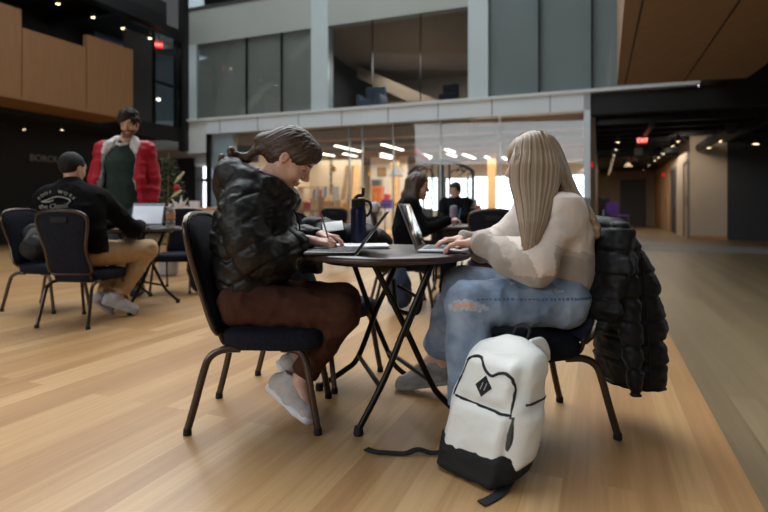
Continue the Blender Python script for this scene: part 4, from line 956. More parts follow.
def jacketA(s):
    lat = (0, 1, 0)
    s.chain([(-.60, 2.42, .56), (-.625, 2.42, .72), (-.615, 2.41, .84), (-.585, 2.40, .95)], [.140, .142, .148, .135], k=.05, lat=lat, w=1.25, mod=quilt(1, .02))
    s.cap((-.58, 2.30, .97), (-.57, 2.51, .98), .105, k=.05)
    s.chain([(-.60, 2.26, .955), (-.575, 2.205, .84), (-.53, 2.195, .74)], [.098, .095, .092], k=.03, mod=quilt(1.0, .018))
    s.chain([(-.53, 2.195, .735), (-.46, 2.25, .735), (-.405, 2.33, .765), (-.365, 2.39, .78)], [.092, .082, .066, .044], k=.025, mod=quilt(1, .014))
    s.chain([(-.575, 2.56, .96), (-.52, 2.63, .83), (-.47, 2.66, .755)], [.095, .085, .08], k=.03, mod=quilt(1, .014))
    s.chain([(-.47, 2.66, .755), (-.40, 2.65, .78), (-.335, 2.63, .80)], [.08, .068, .046], k=.03, mod=quilt(1, .012))
    # hood and collar
    s.chain([(-.595, 2.29, 1.065), (-.66, 2.33, 1.08), (-.68, 2.40, 1.085), (-.66, 2.46, 1.08), (-.58, 2.50, 1.065)], [.045, .062, .068, .062, .045], k=.03)
    s.chain([(-.59, 2.295, 1.06), (-.49, 2.29, 1.03), (-.41, 2.335, .975)], [.045, .040, .034], k=.02); s.chain([(-.59, 2.49, 1.06), (-.49, 2.485, 1.03), (-.41, 2.43, .975)], [.045, .040, .034], k=.02)
    s.cap((-.67, 2.39, 1.02), (-.64, 2.40, .95), .085, .07, k=.03)
    s.cap((-.50, 2.40, .93), (-.47, 2.40, .68), .10, .085, k=.05, lat=lat, w=1.2)
    s.plane((-.6, 0, .572), (.06, 0, -1))
    s.cap((-.44, 2.38, 1.03), (-.36, 2.38, 1.06), .03, .05, k=.02, op='sub')
def seams(base, dirs, per, dep_=.0075, wid=.009):
    def f(V, N):
        r = base(V, N)
        for d_, off, msk in dirs:
            s_ = V@A(d_)/per+off; q_ = np.abs(s_-np.round(s_))*per; r = r-dep_*np.exp(-(q_/wid)**2)*msk(V)
        return r
    return f
arm = lambda V: ((V[:, 1] < 2.30)|(V[:, 0] > -.43)) & (V[:, 0] > -.66)
jk = garment('jacket', JA, jacketA, 'pufferA', PA, .005, seams(wrinkle(.0055, .06, 21, (1, 1, 1.5), amp2=.002, sc2=.022), [((.30, 0, .954), .15, lambda V: (~arm(V) & (V[:, 2] < 1.02)).astype(float)), ((-.50, 0, .866), .4, lambda V: (arm(V) & (V[:, 2] < 1.0)).astype(float))], .098))
MB().tube([A(p)-JA['org'] for p in spline([(-.415, 2.36, .955), (-.378, 2.37, .88), (-.372, 2.38, .78), (-.375, 2.38, .66)], 16)], .004, 6).build('zip', MATS['black_metal'], jk)
garment('trousers', JA, trousers(JA, (.098, .082, .064, .056), .05), 'brownpants', PA, .005, wrinkle(.006, .07, 4, amp2=.002, sc2=.03))
for q in SIDES: shoe(JA, q, PA, 'shoewhite', 'solewhite')
m_ = MB(); o_ = JA['org']
for q in SIDES: a_ = A(JA['an'+q]); m_.tube([a_-o_+A([.012, 0, .018]), a_-o_+A([.0, 0, -.03])], .037, 12)
m_.build('socks', MATS['lightgrey'], PA)
def hairA(s):
    H = HA; p = lambda a, b, c: A(H['o'])+(H['f']*a+H['l']*b+H['u']*c)*H['s']; R = [H['f'], H['l'], H['u']]; k = H['s']
    s.ell(p(-.008, 0, .042), A([.106, .084, .094])*k, R, .02); s.ell(p(-.045, 0, -.010), A([.064, .070, .058])*k, R, .03)
    s.ell(p(.052, 0, .072), A([.058, .066, .048])*k, R, .02)
    for q in (-1, 1): s.ell(p(.045, q*.060, .045), A([.05, .02, .035])*k, R, .02)
    s.ell(p(.118, 0, -.052), A([.082, .105, .098])*k, R, .006, 'sub'); s.ell(p(.03, 0, -.085), A([.055, .12, .075])*k, R, .01, 'sub')
    for q in (-1, 1): s.ell(p(.008, q*.088, -.018), A([.026, .03, .028])*k, R, .008, 'sub')
    s.chain([p(-.07, 0, .02), p(-.108, 0, .0)], [.058, .046], k=.03); s.ell(p(-.128, 0, -.01), (.036, .036, .034), k=.012); s.ell(p(-.105, -.012, -.035), (.034, .036, .026), k=.012)
    s.chain([p(-.125, 0, -.03), (-.60, 2.36, 1.15), (-.65, 2.345, 1.165)], [.022, .018, .017], k=.015)
    s.ell((-.665, 2.335, 1.175), (.018, .018, .026), k=.008); s.ell((-.705, 2.335, 1.145), (.016, .017, .024), k=.008)
def strk(d3, amp, sc, seed=1):
    d3 = nrm(d3)
    def f(V, N):
        t = V@d3; Q = V-np.outer(t, d3); return amp*vnoise(Q/sc+np.outer(t, d3)*2.5, seed)
    return f
garment('hair', dict(JA), hairA, 'hairbrown', PA, .004, strk((.75, 0, .35), .0032, .008))
# ======================= blonde student on the right
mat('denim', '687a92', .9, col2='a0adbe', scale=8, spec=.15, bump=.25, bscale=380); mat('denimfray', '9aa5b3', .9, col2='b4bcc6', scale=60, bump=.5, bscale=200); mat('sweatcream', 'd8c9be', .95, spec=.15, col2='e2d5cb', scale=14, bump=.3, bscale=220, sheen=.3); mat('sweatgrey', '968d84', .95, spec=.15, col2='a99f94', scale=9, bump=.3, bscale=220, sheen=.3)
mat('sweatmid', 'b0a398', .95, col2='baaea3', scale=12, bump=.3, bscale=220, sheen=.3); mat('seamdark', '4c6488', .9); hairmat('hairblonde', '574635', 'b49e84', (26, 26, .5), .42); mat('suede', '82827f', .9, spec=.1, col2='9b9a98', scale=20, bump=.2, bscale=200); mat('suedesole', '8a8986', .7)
f, l, u = frame((-.97, -.13, -.10), (-.1, 0, 1)); HB = dict(o=(.640, 2.30, 1.115), f=f, l=l, u=u, s=1.06)
JB = dict(lat=(-.2, .98, 0), pelvis=(.75, 2.33, .53), waist=(.765, 2.335, .70), chest=(.74, 2.33, .89), neck=(.69, 2.315, 1.03), shR=(.69, 2.46, .92), shL=(.715, 2.185, .905),
 elR=(.555, 2.58, .74), elL=(.59, 2.12, .715), wrR=(.375, 2.50, .785), wrL=(.395, 2.27, .785), hipR=(.745, 2.42, .54), hipL=(.755, 2.24, .54), knR=(.37, 2.48, .575), knL=(.345, 2.18, .545),
 anR=(.275, 2.70, .20), anL=(.345, 2.13, .115), toR=(.085, 2.74, .032), heR=(.295, 2.69, .075), toL=(.29, 2.0, .045), heL=(.35, 2.19, .045))
JB['handL'] = ((-.93, .30, -.05), (0, 0, -1), (0, 1, 0), dict(curl=(.22, .25, .28, .32), seg=(.35, .3), thumb=.8, spread=.06)); JB['handR'] = ((-.97, -.12, -.05), (0, 0, -1), (0, -1, 0), dict(curl=(.22, .25, .28, .32), seg=(.35, .3), thumb=.8, spread=.06))
PB = body(JB, HB, .004, 'person with long blonde hair, cream sweatshirt and ripped blue jeans, typing on a laptop')
def sweaterB(s):
    lat = JB['lat']
    s.chain([(.775, 2.335, .56), (.775, 2.335, .68), (.75, 2.335, .82), (.735, 2.325, .91)], [.112, .115, .125, .11], k=.05, lat=lat, w=1.3)
    s.cap((.695, 2.45, .92), (.725, 2.20, .91), .078, k=.06); s.cap((.735, 2.33, .88), (.70, 2.315, 1.01), .10, .062, k=.07)
    for q, e in (('L', 1), ('R', 1)):
        sh, el, wr = A(JB['sh'+q]), A(JB['el'+q]), A(JB['wr'+q])
        s.cap(sh, el, .078, .078, k=.05); m_ = el*.55+wr*.45; d = nrm(wr-el)
        s.cap(el, m_-A([0, 0, .012]), .078, .066, k=.05); s.cap(m_-A([0, 0, .012]), wr-d*.02, .066, .040, k=.03)
        s.cap(wr-d*.03, wr+d*.005, .034, .034, k=.008)
        c_ = wr+d*.018; s.plane(c_, d, c_-.07, c_+.07)
    s.cap(A(JB['neck'])+A([-.03, 0, .03]), A(JB['neck'])+A([-.05, 0, .09]), .058, .07, k=.01, op='sub')
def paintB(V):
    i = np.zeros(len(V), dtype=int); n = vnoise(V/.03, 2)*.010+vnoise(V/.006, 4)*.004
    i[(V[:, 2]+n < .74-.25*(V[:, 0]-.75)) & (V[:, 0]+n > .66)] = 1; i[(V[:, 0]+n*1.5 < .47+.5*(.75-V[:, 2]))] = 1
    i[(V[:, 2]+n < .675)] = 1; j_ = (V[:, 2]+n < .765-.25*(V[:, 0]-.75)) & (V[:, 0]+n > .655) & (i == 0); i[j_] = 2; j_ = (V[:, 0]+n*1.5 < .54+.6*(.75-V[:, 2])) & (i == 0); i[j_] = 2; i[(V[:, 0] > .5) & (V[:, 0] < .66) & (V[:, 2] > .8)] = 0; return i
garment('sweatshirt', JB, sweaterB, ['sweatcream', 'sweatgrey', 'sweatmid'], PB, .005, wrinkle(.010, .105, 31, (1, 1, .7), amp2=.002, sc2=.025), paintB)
knB = A(JB['knL'])
def paintJ(V):
    i = np.zeros(len(V), dtype=int); d = V-(knB+A([-.02, -.075, .012])); e = np.sqrt((d[:, 0]/.062)**2+(d[:, 1]/.05)**2+((d[:, 2]+.25*np.abs(d[:, 0]))/.017)**2)+vnoise(V/A([.008, .008, .02]), 3)*.35
    i[e < 1.3] = 1; i[e < .68] = 2
    for c, r in (((.52, 2.17, .625), .016), ((.70, 2.14, .60), .020)):
        e = np.sqrt((((V-A(c))/A([1, 1.5, .55]))**2).sum(1))/r+vnoise(V/.008, 5)*.5; i[e < .8] = 1
    # outseam of the near leg
    a, b = A(JB['hipL'])+A([0, 0, .028]), knB+A([0, 0, .03]); ab = b-a; t = np.clip(((V-a)@ab)/(ab@ab), 0, 1); q = V-(a+np.outer(t, ab))
    i[(np.abs(q[:, 2]+.0) < .004) & (q[:, 1] < -.05) & (np.sin(t*150) > -.4)] = 3
    return i
garment('jeans', JB, trousers(JB, (.100, .088, .088, .086), .035, belly=1.35), ['denim', 'denimfray', 'skin', 'seamdark'], PB, .005, wrinkle(.007, .07, 14, (1, 1, .7), amp2=.002, sc2=.025), paintJ)
for q in SIDES: shoe(JB, q, PB, 'suede', 'suedesole', 1.05, upv=(0, 0, 1))
CUR = [((.632, 2.245, 1.165), .085, .030), ((.622, 2.205, 1.10), .098, .030), ((.612, 2.180, 1.03), .094, .028), ((.597, 2.135, .95), .070, .024), ((.578, 2.085, .87), .050, .020), ((.564, 2.065, .80), .030, .014), ((.556, 2.065, .745), .012, .007)]
BK = [((.70, 2.30, 1.14), .062, .055), ((.735, 2.285, 1.06), .06, .045), ((.775, 2.26, .985), .05, .028), ((.835, 2.235, .92), .028, .012), ((.868, 2.22, .86), .016, .007), ((.878, 2.22, .81), .007, .004)]
for _r in range(2):
    CUR = [x for a_, b_ in zip(CUR, CUR[1:]) for x in (a_, (tuple((A(a_[0])+A(b_[0]))/2), (a_[1]+b_[1])/2, (a_[2]+b_[2])/2))]+[CUR[-1]]; BK = [x for a_, b_ in zip(BK, BK[1:]) for x in (a_, (tuple((A(a_[0])+A(b_[0]))/2), (a_[1]+b_[1])/2, (a_[2]+b_[2])/2))]+[BK[-1]]
def hairB(s):
    H = HB; p = lambda a, b, c: A(H['o'])+(H['f']*a+H['l']*b+H['u']*c)*H['s']; R = [H['f'], H['l'], H['u']]; k = H['s']
    s.ell(p(-.008, 0, .040), A([.110, .086, .098])*k, R, .02); s.ell(p(-.04, 0, -.02), A([.066, .074, .08])*k, R, .03)
    for m_ in (1, -1):
        Q = [(A([c[0]+(.045 if m_ < 0 else 0), 2.305+(c[1]-2.305)*(m_ if m_ > 0 else -.75), c[2]]), w_*(1 if m_ > 0 else .62), t_) for c, w_, t_ in CUR]
        for (c0, w0, t0), (c1, w1, t1) in zip(Q, Q[1:]): s.cap(c0, c1, t0, t1, k=.012, lat=(1, 0, 0), w=(w0/t0+w1/t1)/2)
    for (c0, w0, t0), (c1, w1, t1) in zip(BK, BK[1:]): s.cap(c0, c1, t0, t1, k=.03, lat=(0, 1, 0), w=(w0/t0+w1/t1)/2)
    s.ell(p(.150, 0, -.06), A([.060, .050, .11])*k, R, .006, 'sub')
_z = A([c[0][2] for c in CUR][::-1]); _x = A([c[0][0] for c in CUR][::-1]); _w = A([c[1] for c in CUR][::-1])
def strand_s(V):                                            # combed coordinate: constant along each lock of hair
    z = np.minimum(V[:, 2], 1.17); cx = np.interp(z, _z, _x); w = np.maximum(np.interp(z, _z, _w), .03)
    top = np.clip((V[:, 2]-1.17)/.09, 0, 1); s_ = (V[:, 0]-cx)/(w*(1-.35*top)); far = V[:, 1] > 2.31
    return np.where(s_ > 1.05, 1.05+(s_-1.05)*.25+(V[:, 1]-2.3)*9, s_)+far*3.0
garhB = garment('hair', JB, hairB, 'hairblonde', PB, .004, lambda V, N: .0024*vnoise(np.stack([strand_s(V)*9, V[:, 2]*2, V[:, 2]*0], 1), 3)+.0012*vnoise(np.stack([strand_s(V)*21, V[:, 2]*3, V[:, 2]*0], 1), 5), pad=.3)
def strand_attr(o):
    me = o.data; n = len(me.vertices); v = np.empty(n*3, dtype=np.float32); me.vertices.foreach_get('co', v); v = v.reshape(-1, 3).astype(float)+JB['org']
    a = me.attributes.new('strand', 'FLOAT_VECTOR', 'POINT'); q = np.stack([strand_s(v), v[:, 2]*.06, v[:, 2]*0], 1).astype(np.float32); a.data.foreach_set('vector', q.ravel())
strand_attr(garhB)
_m = MATS['hairblonde']; _n = _m.node_tree.nodes; _l = _m.node_tree.links; _at = _n.new('ShaderNodeAttribute'); _at.attribute_name = 'strand'
for _x2 in _n:
    if _x2.type == 'TEX_NOISE':
        _l.new(_at.outputs['Vector'], _x2.inputs['Vector']); _x2.inputs['Scale'].default_value = 9 if _x2.inputs['Scale'].default_value < 5 else 22; _x2.inputs['Detail'].default_value = 4
# loose strands lying over the hair
st_ = MB(); rnd = random.Random(3)
for i in range(110):
    t0 = rnd.uniform(-1, 1); e = rnd.uniform(-.003, .003); n_ = rnd.uniform(-.001, .0015); stop = rnd.choice((25, 25, 24, 23, 21)) if t0 > -.3 else rnd.choice((23, 22, 21))
    P = [A([.632-.10*t0*.5, 2.29, 1.262-.012*t0*t0]), A([.632-.098*t0*.85, 2.255, 1.235-.05*t0*t0])]
    for j_, (c, w_, th_) in enumerate(CUR[:stop]):
        kk = min(abs(t0)*(1 if j_ > 3 else .93), .99); P.append(A([c[0]-w_*t0, c[1]-th_*math.sqrt(1-kk*kk)-n_-(.002 if j_ > 5 else .002+.0015*(5-j_)), c[2]+(rnd.uniform(0, .01) if j_ == stop-1 else 0)]))
    st_.tube([q+A([e, 0, 0])-JB['org'] for q in spline(P, 16)], [.0012]*4+[.0017]*10+[.0012]*2+[.0004], 4, cap=False)
for i in range(30):
    t0 = rnd.uniform(-1, 1); P = [A([.66, 2.27+.03*t0, 1.255])]
    for j_, (c, w_, th_) in enumerate(BK): P.append(A([c[0]+th_*.9*math.sqrt(1-t0*t0*.9)+.002, c[1]+w_*t0, c[2]+0]))
    st_.tube([q-JB['org'] for q in spline(P, 14)], [.002]*11+[.0012, .0008, .0006, .0004], 4, cap=False)
strand_attr(st_.build('hair_strands', MATS['hairblonde'], PB, sharp=None))
# ======================= seated man seen from behind (black sweatshirt with lettering)
mat('blacksweat', '0a0a0b', .95, spec=.12, col2='101011', scale=20, bump=.2, bscale=150); mat('khaki', 'a88a66', .85, col2='b39672', scale=20, bump=.15, bscale=150); hairmat('hairblack', '0b0908', '191513', (30, 30, 30), .8); mat('inkwhite', '8e8c88', .8, var=0); mat('shoegrey', 'a9a4a4', .7, var=.08)
f, l, u = frame((.28, .95, -.12), (0, .12, 1)); HC = dict(o=(-2.565, 4.42, 1.245), f=f, l=l, u=u, s=1.04)
JC = dict(lat=nrm((1, -.12, 0)), pelvis=(-2.44, 4.38, .55), waist=(-2.46, 4.35, .72), chest=(-2.52, 4.36, .96), neck=(-2.555, 4.40, 1.12), shR=(-2.335, 4.42, .985), shL=(-2.745, 4.36, 1.0),
 elR=(-2.16, 4.62, .74), elL=(-2.68, 4.66, .76), wrR=(-2.20, 4.87, .775), wrL=(-2.48, 4.90, .78), hipR=(-2.35, 4.42, .545), hipL=(-2.52, 4.42, .545), knR=(-2.10, 4.76, .555), knL=(-2.34, 4.90, .55),
 anR=(-2.26, 4.56, .17), anL=(-2.40, 4.56, .15), toR=(-2.14, 4.62, .045), heR=(-2.335, 4.53, .135), toL=(-2.37, 4.66, .03), heL=(-2.42, 4.52, .15))
JC['handR'] = ((-.2, .95, 0), (0, 0, -1), (-1, 0, 0), dict()); JC['handL'] = ((.3, .9, 0), (0, 0, -1), (1, 0, 0), dict())
PC = body(JC, HC, .0065, 'person in a lettered black sweatshirt and khaki trousers, seated with back to us', 1.06, 'skin2', 0)
def sweatC(s):
    lat = JC['lat']
    s.chain([(-2.44, 4.37, .58), (-2.47, 4.34, .72), (-2.51, 4.345, .88), (-2.53, 4.36, .99)], [.135, .145, .16, .135], k=.05, lat=lat, w=1.45)
    s.cap((-2.70, 4.36, 1.005), (-2.37, 4.40, .995), .105, k=.08); s.cap((-2.53, 4.36, 1.0), (-2.555, 4.39, 1.115), .13, .072, k=.08)
    for q in SIDES:
        sh, el, wr = A(JC['sh'+q]), A(JC['el'+q]), A(JC['wr'+q]); s.cap(sh, el, .085, .072, k=.04); s.cap(el, wr-nrm(wr-el)*.01, .072, .042, k=.03)
    s.plane((0, 0, .56), (0, 0, -1))
swc = garment('sweatshirt', JC, sweatC, 'blacksweat', PC, .007, wrinkle(.007, .09, 6))
garment('trousers', JC, trousers(JC, (.10, .085, .07, .064), .04), 'khaki', PC, .007, wrinkle(.006, .07, 9))
for q in SIDES: shoe(JC, q, PC, 'shoegrey', 'shoegrey', 1.1, laces=False)
def hairC(s):
    hair_shell(s, HC, 1.04, True, .03); carve_ears(s, HC)
    s.plane(A(HC['o'])-HC['u']*.070*HC['s']-HC['f']*.05, -HC['u']-HC['f']*.2)
garment('hair', JC, hairC, 'hairblack', PC, .0055, strk((0, 0, 1), .002, .008))
# lettering on the back: an arc of capitals over a low car outline and script
dep = bpy.context.evaluated_depsgraph_get()
def backpt(x, z):                                          # drop a point onto the back of the sweatshirt
    me = swc.data
    return None
vsw = np.empty(len(swc.data.vertices)*3, dtype=np.float32); swc.data.vertices.foreach_get('co', vsw); vsw = vsw.reshape(-1, 3)
def rear(x, z):
    X = x-JC['org'][0]; m_ = (np.abs(vsw[:, 0]-X) < .012) & (np.abs(vsw[:, 2]-z) < .012)
    return (vsw[m_, 1].min()+JC['org'][1]) if m_.any() else 4.22
import string
word = 'ROOF WORK'; cxx, czz, rad = -2.575, .955, .165
for i, ch in enumerate(word):
    if ch == ' ': continue
    a = math.radians(62-i*15.5); x = cxx-rad*math.sin(a)*1.0; z = czz+rad*math.cos(a)*.58
    y = rear(x, z)-.004; q = text(ch, .036, 'inkwhite', swc, A([x, y, z])-JC['org'], (math.pi/2-.15, -a*.6, 0), ex=.003)
def ink(pts, w):
    P = spline([A([x, rear(x, z)-.003, z])-JC['org'] for x, z in pts], 20); return MB().tube(P, w, 6)
ink([(x_-.03, z_+.07) for x_, z_ in [(-2.665, .905), (-2.62, .915), (-2.58, .93), (-2.53, .942), (-2.48, .938), (-2.44, .925), (-2.415, .905)]], .0055).build('print', MATS['inkwhite'], swc)
ink([(-2.695, .975), (-2.63, .972), (-2.58, .985)], .007).build('print', MATS['inkwhite'], swc); ink([(-2.46, .995), (-2.45, .97), (-2.47, .955)], .004).build('print', MATS['inkwhite'], swc)
q = text('the Classic', .052, 'inkwhite', swc, A([-2.57, rear(-2.57, .938)-.006, .938])-JC['org'], (math.pi/2-.12, -.05, 0), ex=.003)
# ======================= standing man (red coat over dark green jumper)
mat('redcoat', '98101f', .6, spec=.25, col2='a81a2c', scale=10, bump=.15, bscale=80); mat('lining', '8b97a3', .8, col2='a6b0b8', scale=30); mat('fleece', 'c4c2be', 1., col2='d8d5d1', scale=60, bump=.8, bscale=120); mat('jumper', '1c2c24', .9, col2='22342b', scale=20, bump=.25, bscale=150); mat('greytrouser', '3c4048', .85, var=.1); mat('shoedark', '1a1716', .6); mat('collarwhite', 'b5b5b3', .8)
hairmat('hairdark', '14100d', '2a201a', (24, 24, 24), .75)
f, l, u = frame((.12, -.93, -.35), (0, -.35, .93)); HD = dict(o=(-2.655, 5.60, 1.80), f=f, l=l, u=u, s=1.10)
JD = dict(lat=(1, 0, 0), pelvis=(-2.70, 5.72, 1.0), waist=(-2.70, 5.71, 1.17), chest=(-2.70, 5.70, 1.40), neck=(-2.68, 5.67, 1.63), shL=(-2.48, 5.70, 1.53), shR=(-2.92, 5.70, 1.53),
 elL=(-2.42, 5.72, 1.22), elR=(-3.0, 5.72, 1.22), wrL=(-2.40, 5.64, .96), wrR=(-2.98, 5.60, .97), hipL=(-2.60, 5.72, .97), hipR=(-2.80, 5.72, .97), knL=(-2.58, 5.70, .53), knR=(-2.80, 5.68, .53),
 anL=(-2.57, 5.74, .10), anR=(-2.80, 5.74, .10), toL=(-2.53, 5.54, .035), toR=(-2.83, 5.54, .035), heL=(-2.57, 5.78, .035), heR=(-2.80, 5.78, .035))
for k_ in list(JD):
    if k_ != 'lat': JD[k_] = tuple(A(JD[k_])-A([.05, 0, 0]))
JD['handL'] = ((0, -.15, -1), (-1, 0, 0), (0, -1, 0), dict()); JD['handR'] = ((0, -.15, -1), (1, 0, 0), (0, -1, 0), dict())
PD = body(JD, HD, .0075, 'person standing behind the left table in an open red coat and dark green jumper', 1.08, 'skin2', 1)
def jumperD(s):
    s.chain([(-2.75, 5.70, .98), (-2.75, 5.69, 1.18), (-2.75, 5.68, 1.40), (-2.75, 5.69, 1.5)], [.125, .128, .132, .10], k=.05, lat=(1, 0, 0), w=1.4)
    s.cap((-2.92, 5.70, 1.51), (-2.57, 5.70, 1.51), .07, k=.05); s.cap((-2.75, 5.69, 1.5), (-2.735, 5.67, 1.60), .09, .068, k=.04)
garment('jumper', JD, jumperD, 'jumper', PD, .008, wrinkle(.005, .08, 3))
def coatD(s):
    s.chain([(-2.75, 5.76, .98), (-2.75, 5.76, 1.2), (-2.75, 5.755, 1.45)], [.15, .15, .145], k=.04, lat=(1, 0, 0), w=1.55)
    s.cap((-2.97, 5.71, 1.525), (-2.53, 5.71, 1.525), .095, k=.06)
    for q, e in (('L', 1), ('R', -1)):
        sh, el, wr = A(JD['sh'+q]), A(JD['el'+q]), A(JD['wr'+q]); s.cap(sh, el, .090, .088, k=.05); s.cap(el, wr, .088, .072, k=.03, mod=quilt(1, .005))
        s.plane(wr+A([0, 0, .02]), (0, -.1, -1), wr-.13, wr+A([.13, .13, .05]))
        s.chain([(-2.75+e*.20, 5.62, 1.5), (-2.75+e*.22, 5.56, 1.2), (-2.75+e*.25, 5.58, .97)], [.05, .05, .045], k=.04)
    s.box((-2.75, 5.50, 1.25), (.135, .13, .42), .02, k=.01, op='sub')
    s.cap((-2.735, 5.66, 1.60), (-2.73, 5.64, 1.75), .09, .11, k=.01, op='sub')
    s.cap((-2.75, 5.62, 1.05), (-2.75, 5.62, 1.5), .11, .11, lat=(1, 0, 0), w=1.3, k=.01, op='sub')
def paintD(V):
    i = np.zeros(len(V), dtype=int); x = np.abs(V[:, 0]+2.75); i[(x < .175+.02*(V[:, 2] < 1.2)) & (V[:, 1] < 5.72)] = 1
    return i
cd = garment('coat', JD, coatD, ['redcoat', 'lining'], PD, .008, wrinkle(.009, .09, 12, amp2=.003, sc2=.03), paintD)
s = SDF((-3.15, 5.4, 1.35), (-2.35, 5.95, 1.8), .008)
s.chain([(-2.91, 5.60, 1.50), (-2.88, 5.63, 1.57), (-2.83, 5.70, 1.625), (-2.75, 5.76, 1.64), (-2.66, 5.71, 1.625), (-2.6, 5.63, 1.57), (-2.56, 5.60, 1.50)], [.035, .05, .05, .05, .05, .05, .035], k=.02)
sdfobj('fleece_collar', s, MATS['fleece'], cd, origin=JD['org'], disp=wrinkle(.008, .03, 3))
sdfobj('shirt_collar', SDF((-2.9, 5.5, 1.5), (-2.55, 5.8, 1.72), .006).chain([(-2.79, 5.60, 1.59), (-2.735, 5.575, 1.575), (-2.68, 5.60, 1.59)], [.016, .014, .016], k=.01), MATS['collarwhite'], PD, origin=JD['org'])
garment('trousers', JD, trousers(JD, (.105, .085, .072, .068), .02), 'greytrouser', PD, .009, wrinkle(.005, .08, 7))
for q in SIDES: shoe(JD, q, PD, 'shoedark', 'shoedark', 1.1, upv=(0, 0, 1), laces=False)
def hairD(s):
    H = HD; p = lambda a, b, c: A(H['o'])+(H['f']*a+H['l']*b+H['u']*c)*H['s']
    hair_shell(s, HD, 1.13, True, .02); carve_ears(s, HD); s.ell(p(.045, .015, .100), A([.045, .05, .03])*1.1, k=.03); s.plane(A(HD['o'])-HD['u']*.05, -HD['u'])
garment('hair', JD, hairD, 'hairdark', PD, .006, wrinkle(.014, .028, 5, amp2=.005, sc2=.012))
# ======================= long-haired woman behind
hairmat('hairbrown2', '33241b', '54402f', (30, 30, 2)); mat('blacktop', '0b0b0d', .95, spec=.12)
f, l, u = frame((.97, -.10, -.12), (.1, 0, 1)); HE = dict(o=(.32, 5.12, 1.125), f=f, l=l, u=u, s=1.0)
JE = dict(lat=(0, 1, 0), pelvis=(.22, 5.12, .545), waist=(.20, 5.12, .70), chest=(.23, 5.12, .88), neck=(.27, 5.12, 1.02), shL=(.25, 5.29, .95), shR=(.24, 4.95, .95), elL=(.40, 5.4, .76), elR=(.36, 4.92, .72),
 wrL=(.56, 5.3, .80), wrR=(.60, 5.05, .80), hipL=(.22, 5.2, .53), hipR=(.22, 5.03, .53), knL=(.64, 5.22, .53), knR=(.64, 5.02, .53), anL=(.58, 5.22, .10), anR=(.56, 5.0, .10), toL=(.74, 5.22, .035), toR=(.70, 4.98, .035), heL=(.54, 5.22, .035), heR=(.50, 5.0, .035))
JE['handR'] = ((1, .05, .15), (0, .2, -1), (0, 1, 0), dict(curl=(.6, .6, .6, .6))); JE['handL'] = ((1, -.1, 0), (0, 0, -1), (0, -1, 0), dict())
PE = body(JE, HE, .0075, 'person with long brown hair in black, seated behind the front laptop holding a pencil')
def topE(s):
    s.chain([(.22, 5.12, .57), (.21, 5.12, .72), (.235, 5.12, .90)], [.125, .12, .125], k=.05, lat=(0, 1, 0), w=1.35); s.cap((.25, 5.28, .95), (.24, 4.97, .95), .07, k=.05); s.cap((.24, 5.12, .93), (.27, 5.12, 1.01), .09, .06, k=.04)
    for q in SIDES: s.cap(JE['sh'+q], JE['el'+q], .065, .06, k=.04); s.cap(JE['el'+q], JE['wr'+q], .06, .042, k=.03)
garment('jumper', JE, topE, 'blacktop', PE, .009, wrinkle(.006, .08, 3)); garment('trousers', JE, trousers(JE, (.09, .07, .06, .055), .03), 'blacktop', PE, .009)
for q in SIDES: shoe(JE, q, PE, 'lightgrey', 'solewhite', 1., upv=(0, 0, 1), laces=False)
def hairE(s):
    H = HE; p = lambda a, b, c: A(H['o'])+(H['f']*a+H['l']*b+H['u']*c)*H['s']; hair_shell(s, H, 1.1, True)
    s.chain([p(-.04, 0, .02), p(-.07, 0, -.1), p(-.06, 0, -.2), p(-.04, 0, -.28)], [.075, .065, .055, .03], k=.04, lat=H['l'], w=1.3)
    for sd in (-1, 1): s.chain([p(-.01, sd*.07, 0), p(-.01, sd*.085, -.12), p(.0, sd*.09, -.24)], [.035, .035, .02], k=.03)
garment('hair', JE, hairE, 'hairbrown2', PE, .007, strk((0, 0, 1), .006, .012))
pb = MB().tube([(0, 0, 0), (.02, 0, .12)], .005, 8).build('pencil', mat('pencilblue', '2f7fa6', .5), loc=(.70, 5.05, .80)); tag(pb, 'light blue pencil held by the long-haired woman in black', 'pencil')
# ======================= dark seated person further back
f, l, u = frame((-.6, -.75, -.15), (0, 0, 1)); HF = dict(o=(1.14, 8.55, 1.19), f=f, l=l, u=u, s=1.0); D_ = A([.90, 3.4, .05])
JF = {}
for k_, v in dict(pelvis=(.24, 5.12, .48), waist=(.24, 5.13, .66), chest=(.24, 5.14, .87), neck=(.24, 5.15, 1.05), shL=(.40, 5.03, .95), shR=(.08, 5.25, .95), elL=(.36, 4.90, .72), elR=(.0, 5.1, .72), wrL=(.2, 4.82, .72), wrR=(.02, 4.9, .72), hipL=(.3, 5.06, .46), hipR=(.17, 5.17, .46), knL=(.06, 4.78, .46), knR=(-.08, 4.9, .46), anL=(.1, 4.8, .02), anR=(-.06, 4.94, .02), toL=(-.0, 4.66, -.05), toR=(-.17, 4.8, -.05), heL=(.13, 4.84, -.05), heR=(-.03, 4.98, -.05)).items(): JF[k_] = tuple(A(v)+D_)
JF['lat'] = nrm((.78, -.6, 0))
PF = body(JF, HF, .009, 'person in dark clothes sitting farther back, facing the long-haired woman', hands=False)
def topF(s):
    s.chain([A(JF['pelvis']), A(JF['waist']), A(JF['chest'])], [.13, .13, .13], k=.05, lat=JF['lat'], w=1.3); s.cap(JF['shL'], JF['shR'], .08, k=.05); s.cap(JF['chest'], JF['neck'], .09, .06, k=.05)
    for q in SIDES: s.cap(JF['sh'+q], JF['el'+q], .07, .065, k=.04); s.cap(JF['el'+q], JF['wr'+q], .06, .045, k=.03)
garment('jumper', JF, topF, 'blacktop', PF, .011); garment('trousers', JF, trousers(JF, (.09, .07, .06, .055), .0), 'navydark', PF, .011)
for q in SIDES: shoe(JF, q, PF, 'shoedark', 'shoedark', 1., upv=(0, 0, 1), laces=False)
